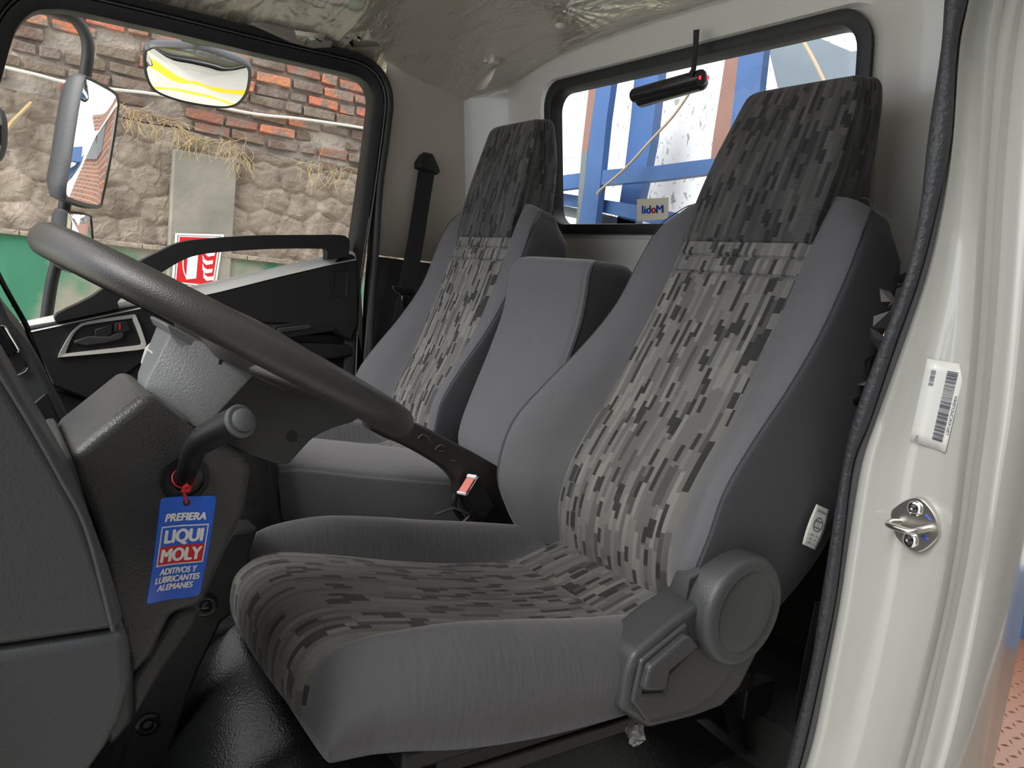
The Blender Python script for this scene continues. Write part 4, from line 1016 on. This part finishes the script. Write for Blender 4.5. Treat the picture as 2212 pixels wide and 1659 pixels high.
km, kc = mirror('kerb_mirror', 'wide rounded kerb mirror above the passenger door, reflecting yellow ground lines', [(310,112),(318,104),(340,99),(430,104),(500,126),(536,142),(543,160),(538,195),(525,218),(505,231),(470,233),(400,222),(345,204),(322,185),(310,150)], 1.10, (toC+Vector((.0, -.05, -1.15))), .05, at(430, 96, x=1.08), dish=.014)
MB().obox(at(408,100,x=1.055), (.0, -.030, .002), (.04, 0, 0), (0, 0, .018)).obj('mount_plate', M['gloss_black'], km, bevel=.003)
tube('mount_stem', [at(435,104,x=1.07), at(435,84,x=1.05), at(420,70,x=1.0)], .010, M['black'], km, n=12)
prism('mount_base', P7([(395,78),(440,82),(478,94),(470,98),(430,92),(398,84)], .96), (.04, 0, 0), M['black'], km, bevel=.004)
mm, mc = mirror('side_mirror', 'tall side mirror beyond the passenger window, reflecting a brick building', [(180,170),(188,165),(215,178),(248,198),(256,215),(254,250),(240,340),(222,430),(210,452),(150,437),(138,420),(148,360),(166,240)], 1.17, Vector((-.62, -.76, .0)), .075, at(195, 310, x=1.17), dish=.006, back_scale=.8)
lathe('housing_bolt', at(134, 292, x=1.135), (-.9, .2, 0), [(.010, 0), (.010, .003), (.006, .004), (.006, .001), (.0005, .001)], M['black'], mm, n=20, cap=False)
m3, _ = mirror('wide_angle_mirror', 'small square lower mirror half hidden behind the steering wheel rim', [(143,464),(150,459),(190,463),(197,475),(200,520),(196,560),(185,590),(150,588),(138,560)], 1.17, Vector((-.62, -.74, -.12)), .06, at(170, 520, x=1.17), dish=.010)
am = empty('mirror_arm', Vector((1.19, 1.0, -.45)), 'black bent tube arm carrying the two stacked side mirrors', 'mirror arm')
tube('arm_tube', smoothline([at(60,15,x=1.20), at(120,22,x=1.20), at(160,40,x=1.20), at(184,75,x=1.20), at(190,110,x=1.20), at(184,165,x=1.20), at(165,300,x=1.20), at(140,440,x=1.20), at(128,540,x=1.20), at(112,610,x=1.20), at(100,690,x=1.20), at(90,760,x=1.20)], 8), .0165, M['armmat'] if 'armmat' in M else M['rubber'], am, n=16)
ml, _ = mirror('side_mirror', 'dark edge of another mirror cut off at the left picture border', [(-60,225),(-10,228),(4,245),(8,280),(4,325),(-12,350),(-60,355)], 1.0, Vector((-.8, .3, 0)), .05, at(-30, 290, x=1.0))

# ------------------------------------------------------------------ plastic wrap scraps and small things by the driver seat
M['wrap'] = pm('crumpled_wrap', (0.16, 0.16, 0.155), 0.12, coat=.8, bump=.5, bscale=60, bdist=.005)
def crumple(name, label, c, r, n_, seed, sc=(1, 1, 1)):
    random.seed(seed); V = [];F = []
    bm = bmesh.new(); bmesh.ops.create_icosphere(bm, subdivisions=3, radius=r)
    for v in bm.verts:
        k = 1+.55*noise.noise(v.co*(2.2/r*.6)+Vector((seed, 0, 0)))+.25*noise.noise(v.co*(5/r*.6)); v.co *= k
        v.co.x *= sc[0]; v.co.y *= sc[1]; v.co.z *= sc[2]
    V = [v.co+Vector(c) for v in bm.verts]; F = [tuple(v.index for v in f.verts) for f in bm.faces]; bm.free()
    o = obj(name, V, F, M['wrap'], None, angle=15); tag(o, label, 'plastic wrap'); return o
crumple('plastic_wrap', 'scrap of crumpled clear wrap hanging under the recliner cover', at(1372, 1582, x=-.69), .016, 3, 5, (.7, 1, 1.1))
crumple('plastic_wrap', 'small pale ragged scrap stuck in the gap by the recliner disc', at(1462, 1325, x=-.700), .008, 3, 9, (.6, .7, 1.6))
br = empty('belt_reel', at(1900, 720, y=-.05), 'wrapped black driver belt reel squeezed between seat back and door seal', 'belt reel')
random.seed(3)
M['foldmat'] = pm('smoky_film', (.07, .07, .07), .15, coat=.6)
br_p = [(1945,605),(1925,650),(1918,690),(1895,735),(1880,780),(1868,830),(1855,870)]
for i, (u, v) in enumerate(br_p):
    c0 = at(u, v, y=-.02); w = .017
    hull('wrap_fold', [c0+Vector((random.uniform(-w, w), random.uniform(-.02, .02), random.uniform(-.018, .018))) for _ in range(9)], M['foldmat'] if i % 2 else M['gloss_black'], br, smooth=False)
strap('belt_webbing', [(1762,1300),(1735,1430),(1716,1560)], [(1775,1300),(1748,1430),(1728,1560)], [-.70,-.70,-.68], M['belt'], br)


# ------------------------------------------------------------------ outside: masonry wall
XW = 3.6
random.seed(21)
mw_ = empty('boundary_wall', (XW, 0, -2.0), 'old boundary wall with rough red bricks above rough stone render', 'wall')
m, t, b = newmat('old_bricks'); L = t.links.new
at_ = nd(t, 'ShaderNodeAttribute', attribute_name='Col'); c = nd(t, 'ShaderNodeTexCoord'); n1 = nd(t, 'ShaderNodeTexNoise'); n1.inputs['Scale'].default_value = 9; n1.inputs['Detail'].default_value = 6
L(c.outputs['Object'], n1.inputs['Vector']); mx = nd(t, 'ShaderNodeMix', data_type='RGBA'); mx.inputs[7].default_value = (.24, .195, .165, 1)
rp = nd(t, 'ShaderNodeValToRGB'); rp.color_ramp.elements[0].position = .44; rp.color_ramp.elements[1].position = .62; L(n1.outputs['Fac'], rp.inputs[0]); L(rp.outputs[0], mx.inputs[0]); L(at_.outputs['Color'], mx.inputs[6]); L(mx.outputs[2], b.inputs['Base Color'])
b.inputs['Roughness'].default_value = .95; n2 = nd(t, 'ShaderNodeTexNoise'); n2.inputs['Scale'].default_value = 40; n2.inputs['Detail'].default_value = 6; L(c.outputs['Object'], n2.inputs['Vector'])
bp = nd(t, 'ShaderNodeBump'); bp.inputs['Strength'].default_value = .8; bp.inputs['Distance'].default_value = .02; L(n2.outputs['Fac'], bp.inputs['Height']); L(bp.outputs[0], b.inputs['Normal']); M['bricks'] = m
ztop = lambda y: at(*(0, 0), x=XW).z
def zb(y):  # height of the brick/stone boundary along the wall
    ya, za = at(20, 195, x=XW).y, at(20, 195, x=XW).z; yb, zb_ = at(790, 385, x=XW).y, at(790, 385, x=XW).z
    return za+(y-ya)/(yb-ya)*(zb_-za)+.02*noise.noise(Vector((y*3, 1, 4)))
bk_ = MB(); z = .10; row = 0; BH = .068
while z < 1.35:
    y = -2.6+random.uniform(-.12, 0)
    while y < 3.2:
        wdt = random.choice([.20, .20, .21, .10, .19]); gap = .018
        h = z-(zb(y+wdt/2)-.02)
        if h > 0 and random.random() < .93:
            dj = random.uniform(-.006, .006); xo = XW-.03-random.uniform(0, .022); low_ = h < .34
            r_ = random.random()
            if low_ and r_ < .5: colr = (.16+.05*random.random(), .115+.03*random.random(), .095)
            elif r_ < .68: colr = (.48+.14*random.random(), .17+.06*random.random(), .10+.04*random.random())
            elif r_ < .8: colr = (.34, .15, .11)
            else: colr = (.17, .12, .10)
            hb = BH-.012+random.uniform(-.006, .004)
            c8 = []
            for xx in (xo, XW+.02):
                for yy in (y, y+wdt):
                    for zz in (z+dj, z+dj+hb): c8.append(Vector((xx+random.uniform(-.005, .005), yy+random.uniform(-.006, .006), zz+random.uniform(-.005, .005))))
            bk_.add([c8[0], c8[2], c8[3], c8[1], c8[4], c8[6], c8[7], c8[5]], [(0,1,2,3),(4,7,6,5),(0,4,5,1),(1,5,6,2),(2,6,7,3),(3,7,4,0)], colr)
        y += wdt+gap
    z += BH+.009; row += 1
bk_.obj('brick_courses', M['bricks'], mw_, bevel=.006, seg=2, angle=60)
M['mortar'] = pm('old_mortar', (.36, .31, .265), .95, bump=1, bscale=22, bdist=.03, var=.45, vscale=5, detail=8)
def mort(a, b_):
    y = -3.2+9.2*a; z = -.2+3.0*b_
    f_ = noise.fractal(Vector((y*7, z*11, 3)), 1, 2, 4)
    f2 = noise.fractal(Vector((y*2.5, z*4, 9)), 1, 2, 3)
    return Vector((XW-.012-.016*f_-.020*max(0, f2), y, z))
grid('mortar_bed', mort, 420, 150, M['mortar'], mw_, angle=60)
# stone render
m, t, b = newmat('rough_stone'); L = t.links.new
c = nd(t, 'ShaderNodeTexCoord'); n1 = nd(t, 'ShaderNodeTexNoise'); n1.inputs['Scale'].default_value = 3; n1.inputs['Detail'].default_value = 8; n1.inputs['Distortion'].default_value = .6
L(c.outputs['Object'], n1.inputs['Vector']); rp = nd(t, 'ShaderNodeValToRGB'); e = rp.color_ramp.elements; e[0].position = .30; e[0].color = (.15, .115, .09, 1); e[1].position = .72; e[1].color = (.42, .35, .285, 1)
L(n1.outputs['Fac'], rp.inputs[0]); L(rp.outputs[0], b.inputs['Base Color']); b.inputs['Roughness'].default_value = .95
n2 = nd(t, 'ShaderNodeTexNoise'); n2.inputs['Scale'].default_value = 14; n2.inputs['Detail'].default_value = 8; n2.inputs['Distortion'].default_value = 1.5; L(c.outputs['Object'], n2.inputs['Vector'])
bp = nd(t, 'ShaderNodeBump'); bp.inputs['Strength'].default_value = .8; bp.inputs['Distance'].default_value = .03; L(n2.outputs['Fac'], bp.inputs['Height']); L(bp.outputs[0], b.inputs['Normal']); M['stone'] = m
ZL = at(60, 506, x=XW).z
def stone(a, b_):
    y = -3.2+7.2*a; zt = zb(y); z = ZL-.02+(zt-ZL+.02)*b_
    best = 9; second = 9
    gx, gz = y/.19, z/.15
    for i in range(-1, 2):
        for j in range(-1, 2):
            cx_, cz_ = math.floor(gx)+i, math.floor(gz)+j
            px = cx_+.5+.42*noise.noise(Vector((cx_*3.7, cz_*5.1, 1.3)))+(.5 if cz_ % 2 else 0); pz = cz_+.5+.42*noise.noise(Vector((cx_*2.9, cz_*4.3, 8.3)))
            d = math.hypot(gx-px, gz-pz)
            if d < best: second = best; best = d
            elif d < second: second = d
    edge = min(1, (second-best)*3.2)
    return Vector((XW-.03-.018*math.sqrt(max(0, edge))-.012*noise.fractal(Vector((y*9, z*9, 0)), 1, 2, 4), y, z))
grid('stone_render', stone, 520, 110, M['stone'], mw_, angle=60)
# footing band with green paint
m, t, b = newmat('green_painted_render'); L = t.links.new
c = nd(t, 'ShaderNodeTexCoord'); n1 = nd(t, 'ShaderNodeTexNoise'); n1.inputs['Scale'].default_value = 2.2; n1.inputs['Detail'].default_value = 7
L(c.outputs['Object'], n1.inputs['Vector']); rp = nd(t, 'ShaderNodeValToRGB'); e = rp.color_ramp.elements; e[0].position = .44; e[0].color = (.045, .21, .125, 1); e[1].position = .56; e[1].color = (.30, .28, .23, 1)
L(n1.outputs['Fac'], rp.inputs[0]); L(rp.outputs[0], b.inputs['Base Color']); b.inputs['Roughness'].default_value = .8; M['green'] = m
grid('painted_footing', lambda a, b_: Vector((XW-.075-.008*noise.fractal(Vector((a*60, b_*8, 2)), 1, 2, 3), -3.2+7.2*a, -2.0+(ZL+2.0)*b_)), 200, 30, M['green'], mw_, angle=60)
lg = MB()
for i in range(24):
    y = -3.2+.3*i; lg.box((XW-.10-.01*random.random(), y, ZL-.012), (XW, y+.296, ZL+.012+.006*random.random()))
lg.obj('footing_ledge', M['stone'], mw_, bevel=.004)
# concrete pillar
M['concrete'] = pm('stained_concrete', (.28, .26, .225), .85, bump=.6, bscale=18, bdist=.01, var=.5, vscale=3, detail=7)
pa, pb_ = at(370, 420, x=XW-.09), at(507, 430, x=XW-.09)
pc = MB().box((XW-.10, pb_.y, -2.0), (XW, pa.y, at(450, 335, x=XW-.1).z)); tag(pc.obj('concrete_pillar', M['concrete'], None, bevel=.008), 'grey concrete pillar set in the stone wall, fire sign on it', 'pillar')
# fire sign
fs = [at(379,504,x=XW-.11), at(484,507,x=XW-.11), at(466,622,x=XW-.11), at(371,612,x=XW-.11)]
sg = empty('fire_sign', fs[3], 'red and white fire extinguisher sign on the concrete pillar', 'sign')
F_ = lambda s, t_: bil(fs, s, t_)
prism('sign_plate', [F_(0, 0), F_(1, 0), F_(1, 1.25), F_(0, 1.25)], (.004, 0, 0), M['white'], sg)
def sgp(name, pts, mat, d): return prism(name, [F_(s, t_)+Vector((-d, 0, 0)) for s, t_ in pts], (.0015, 0, 0), mat, sg, smooth=False)
sgp('blue_outline', [(.05, .04), (.95, .04), (.95, 1.0), (.05, 1.0)], M['ink'], .002); sgp('inner_white', [(.065, .05), (.935, .05), (.935, .99), (.065, .99)], M['white'], .004)
sgp('red_field', [(.09, .07), (.90, .07), (.90, .96), (.09, .96)], M['red'], .006)
sgp('cylinder_symbol', [(.28, .30), (.50, .25), (.52, .86), (.30, .90)], M['white'], .008)
tube('hose_symbol', smoothline([F_(s, t_)+Vector((-.009, 0, 0)) for s, t_ in [(.30, .25), (.20, .45), (.22, .70), (.30, .86)]], 5), .0035, M['white'], sg, n=6)
for (s_, t_) in ((.62, .30), (.60, .46), (.62, .62), (.66, .76)):
    sgp('flame_symbol', [(s_, t_-.06), (s_+.05, t_+.02), (s_+.12, t_+.05), (s_+.24, t_+.03), (s_+.24, t_+.10), (s_+.10, t_+.13), (s_+.02, t_+.07)], M['white'], .008)
# white cable on the bricks
cpx = [(-40,130),(20,148),(80,162),(150,180),(240,193),(330,203),(420,220),(500,237),(560,248),(640,256),(700,264),(790,278),(900,300)]
o = tube('wall_cable', smoothline([at(u, v, x=XW-.065) for u, v in cpx], 4), .0085, M['cable'], None, n=8); tag(o, 'thin white cable running across the brick courses', 'cable')
# straw-like dry roots over the pillar and on the stone
def roots(seed, paths, num, spread, ln, label):
    random.seed(seed); V = [];F = []
    for k in range(num):
        i = random.randrange(len(paths)-1); f_ = random.random(); u = paths[i][0]*(1-f_)+paths[i+1][0]*f_; v = paths[i][1]*(1-f_)+paths[i+1][1]*f_
        p = at(u+random.uniform(-spread, spread), v+random.uniform(-spread, spread)*.6, x=XW-.105-random.random()*.03); path = [p]
        d = Vector((0, random.uniform(-1, 1), random.uniform(-1.2, .15))).normalized()
        for s_ in range(6): d = (d+Vector((random.uniform(-.2, .2), random.uniform(-.6, .6), random.uniform(-.5, .35)))).normalized(); p = p+d*ln*random.uniform(.5, 1.2); path.append(Vector((min(XW-.08, p.x), p.y, p.z)))
        v_, f2 = tube_geo(smoothline(path, 2), .0013, 4); n_ = len(V); V += v_; F += [tuple(q+n_ for q in g) for g in f2]
    o = obj('dry_roots', V, F, M['straw'], None, smooth=False); tag(o, label, 'dry roots', kind='stuff')
roots(4, [(260,225),(300,245),(360,260),(385,275),(420,300),(470,300),(520,315),(525,350)], 120, 10, .026, 'straw coloured dry roots matted over the top of the concrete pillar')
roots(5, [(640,345),(690,355),(740,365),(770,378)], 22, 8, .03, 'sparse dry roots along the stone top at the right of the window')
o = tube('straw_stem', smoothline([at(68,222,x=XW-.08), at(45,245,x=XW-.09), at(25,265,x=XW-.09), at(10,288,x=XW-.09)], 4), .010, M['straw'], None, n=6); tag(o, 'single yellow straw stem slanting across the stone at far left', 'stem')
# ------------------------------------------------------------------ ground
M['ground'] = pm('pale_concrete_ground', (.62, .60, .55), .85, bump=.3, bscale=12, bdist=.01, var=.15, vscale=3)
gr = MB().box((-14, -30, -2.2), (14, 14, -2.0)); tag(gr.obj('ground', M['ground'], None), kind='structure')
ylw = MB()
for i, x in enumerate((1.45, 2.05, 2.75)):
    o = MB().box((x, -12, -2.0), (x+.16, 6, -1.996)).obj('yellow_line', M['yellow'], None); tag(o, ['yellow ground line closest to the truck in the mirror', 'middle yellow ground line in the mirror', 'yellow ground line nearest the wall in the mirror'][i], 'line')
# ------------------------------------------------------------------ steelwork behind the cab
YB = -.78
def slab(name, px, y, dy, mat, label, cat, **k):
    o = prism(name, [at(u, v, y=y) for u, v in px], (0, dy, 0), mat, None, smooth=False, **k); tag(o, label, cat); return o
p0 = empty('steel_post', at(1270, 600, y=YB), 'blue square steel post with brown edge, left in the rear window', 'post')
prism('post_face', [at(u, v, y=YB) for u, v in [(1296,130),(1328,130),(1310,260),(1296,400),(1284,500),(1278,620),(1240,620),(1248,500),(1262,400),(1278,260)]], (0, -.03, 0), M['bluepaint'], p0)
prism('primed_flange', [at(u, v, y=YB) for u, v in [(1279,130),(1296,130),(1278,260),(1269,330),(1256,330),(1264,260)]], (0, -.03, 0), M['brownpaint'], p0)
prism('weathered_flange', [at(u, v, y=YB) for u, v in [(1256,330),(1269,330),(1262,400),(1248,500),(1240,620),(1222,620),(1243,500)]], (0, -.03, 0), M['greypaint'], p0)
slab('steel_post', [(1372,150),(1424,150),(1407,300),(1392,380),(1374,460),(1360,620),(1318,620),(1335,460),(1350,360),(1362,260)], YB-.10, -.04, M['bluepaint'], 'wide blue steel post behind the black tubular device', 'post')
p2 = empty('steel_post', at(1530, 620, y=YB-.02), 'brown and blue steel post partly behind the driver headrest', 'post')
prism('primed_face', [at(u, v, y=YB-.02) for u, v in [(1574,80),(1600,80),(1580,260),(1560,400),(1545,620),(1505,620),(1540,300)]], (0, -.03, 0), M['brownpaint'], p2)
prism('blue_face', [at(u, v, y=YB-.02) for u, v in [(1600,80),(1655,70),(1640,200),(1620,400),(1600,620),(1545,620),(1560,400),(1580,260)]], (0, -.03, 0), M['bluepaint'], p2)
slab('steel_beam', [(1150,390),(1196,382),(1290,369),(1420,358),(1560,340),(1560,372),(1420,390),(1290,401),(1196,412),(1150,418)], YB-.005, -.03, M['bluepaint'], 'blue horizontal steel beam crossing behind the rear window', 'beam')
slab('steel_beam', [(1150,408),(1196,415),(1293,430),(1375,443),(1470,462),(1470,500),(1375,475),(1293,458),(1196,440),(1150,430)], YB-.06, -.03, M['bluepaint'], 'lower slanting blue beam near the bottom of the rear window', 'beam')
slab('steel_beam', [(1150,432),(1196,440),(1300,462),(1375,480),(1375,500),(1196,462),(1150,450)], YB-.10, -.03, M['greypaint'], 'thin grey rail just under the slanting blue beam', 'beam')
o = tube('rope', smoothline([at(1490,200,y=YB+.06), at(1455,250,y=YB+.06), at(1405,305,y=YB+.06), at(1353,362,y=YB+.06), at(1300,408,y=YB+.06), at(1290,420,y=YB+.06)], 5), .0045, M['rope'], None, n=8); tag(o, 'pale rope slanting down across the rear window behind the blue beam', 'rope')
o = tube('rope', smoothline([at(1735,90,y=YB+.06), at(1755,125,y=YB+.06), at(1775,165,y=YB+.06), at(1800,220,y=YB+.06)], 5), .0055, M['rope'], None, n=8); tag(o, 'pale rope hanging at the upper right corner above the driver headrest', 'rope')
# speckled bright sheeting behind the frame
m, t, b = newmat('speckled_white_sheet'); L = t.links.new
c = nd(t, 'ShaderNodeTexCoord'); mp = nd(t, 'ShaderNodeMapping'); mp.inputs['Scale'].default_value = (1, 1, .55); mp.inputs['Rotation'].default_value = (0, .4, 0); L(c.outputs['Object'], mp.inputs[0])
n1 = nd(t, 'ShaderNodeTexNoise'); n1.inputs['Scale'].default_value = 55; n1.inputs['Detail'].default_value = 3; n1.inputs['Distortion'].default_value = .8; L(mp.outputs[0], n1.inputs['Vector'])
rp = nd(t, 'ShaderNodeValToRGB'); e = rp.color_ramp.elements; e[0].position = .33; e[0].color = (.36, .37, .38, 1); e[1].position = .40; e[1].color = (.86, .87, .88, 1)
L(n1.outputs['Fac'], rp.inputs[0]); L(rp.outputs[0], b.inputs['Base Color']); b.inputs['Roughness'].default_value = .7; M['sheet'] = m
o = slab('white_sheeting', [(1180,60),(1420,60),(1700,30),(1960,60),(1960,700),(1180,700)], -1.15, -.02, M['sheet'], 'bright white speckled sheeting behind the blue steel frame', 'sheeting')
M['roofsheet'] = pm('grey_blue_roof', (.20, .25, .30), .6, var=.4, vscale=3)
slab('roof_sheet', [(1660,105),(1760,78),(1810,100),(1840,112),(1900,100),(1900,170),(1850,180),(1740,200),(1680,190)], -1.10, -.02, M['roofsheet'], 'grey blue corrugated roof piece against the white sky at upper right', 'roof')
# brick building reflected in the tall mirror
rb_ = empty('brick_building', (4.2, -9, -2.0), 'brick building with a dark window strip seen in the tall side mirror', 'building')
m, t, b = newmat('even_brickwork'); L = t.links.new
c = nd(t, 'ShaderNodeTexCoord'); mp = nd(t, 'ShaderNodeMapping'); mp.inputs['Rotation'].default_value = (math.pi/2, 0, math.pi/2); L(c.outputs['Object'], mp.inputs[0])
sp2 = nd(t, 'ShaderNodeSeparateXYZ'); L(c.outputs['Object'], sp2.inputs[0]); cb = nd(t, 'ShaderNodeCombineXYZ'); L(sp2.outputs[1], cb.inputs[0]); L(sp2.outputs[2], cb.inputs[1])
bt_ = nd(t, 'ShaderNodeTexBrick'); bt_.inputs['Scale'].default_value = 1; bt_.inputs['Brick Width'].default_value = .24; bt_.inputs['Row Height'].default_value = .08; bt_.inputs['Mortar Size'].default_value = .008
bt_.inputs['Color1'].default_value = (.42, .17, .10, 1); bt_.inputs['Color2'].default_value = (.30, .14, .10, 1); bt_.inputs['Mortar'].default_value = (.45, .42, .38, 1)
L(cb.outputs[0], bt_.inputs['Vector']); L(bt_.outputs['Color'], b.inputs['Base Color']); b.inputs['Roughness'].default_value = .9; M['brick2'] = m
MB().box((3.60, -16, -2.0), (4.2, -3.3, 1.55)).obj('facade', M['brick2'], rb_)
MB().box((3.48, -16, 1.02), (3.62, -3.3, 1.16)).obj('white_band', M['white'], rb_)
for k in range(7):
    y = -15.4+k*1.6; wf = MB().box((3.56, y, .62), (3.62, y+1.45, .98)).obj('window', M['darksteel'], rb_)
# orange-brown tread plate beyond the cab's rear edge
m, t, b = newmat('brown_tread_plate'); L = t.links.new
b.inputs['Base Color'].default_value = (.25, .105, .05, 1); b.inputs['Roughness'].default_value = .4; M['tread'] = m
tp = empty('tread_plate', Vector((-1.2, -2.5, -1.6)), 'brown painted tread plate floor beyond the cab edge at lower right', 'plate')
MB().box((-1.9, -3.05, -1.62), (1.0, -1.0, -1.58)).obj('plate_sheet', M['tread'], tp)
random.seed(8); tr_ = MB()
for i in range(40):
    for j in range(40):
        x = -1.3+i*.049; y = -3.02+j*.05; a = .8 if (i+j) % 2 else -.8
        dx, dy = math.cos(a)*.017, math.sin(a)*.017; nx, ny = -math.sin(a)*.004, math.cos(a)*.004
        tr_.add([(x-dx, y-dy, -1.58), (x+nx, y+ny, -1.58), (x+dx, y+dy, -1.58), (x-nx, y-ny, -1.58), (x, y, -1.574)], [(0, 3, 4), (3, 2, 4), (2, 1, 4), (1, 0, 4)])
tro = tr_.obj('tread_bars', M['tread'], tp, smooth=False); tro['kind'] = 'stuff'
MB().box((-1.9, -3.15, -1.62), (1.0, -3.05, -1.2)).obj('blue_curb', M['bluepaint'], tp)
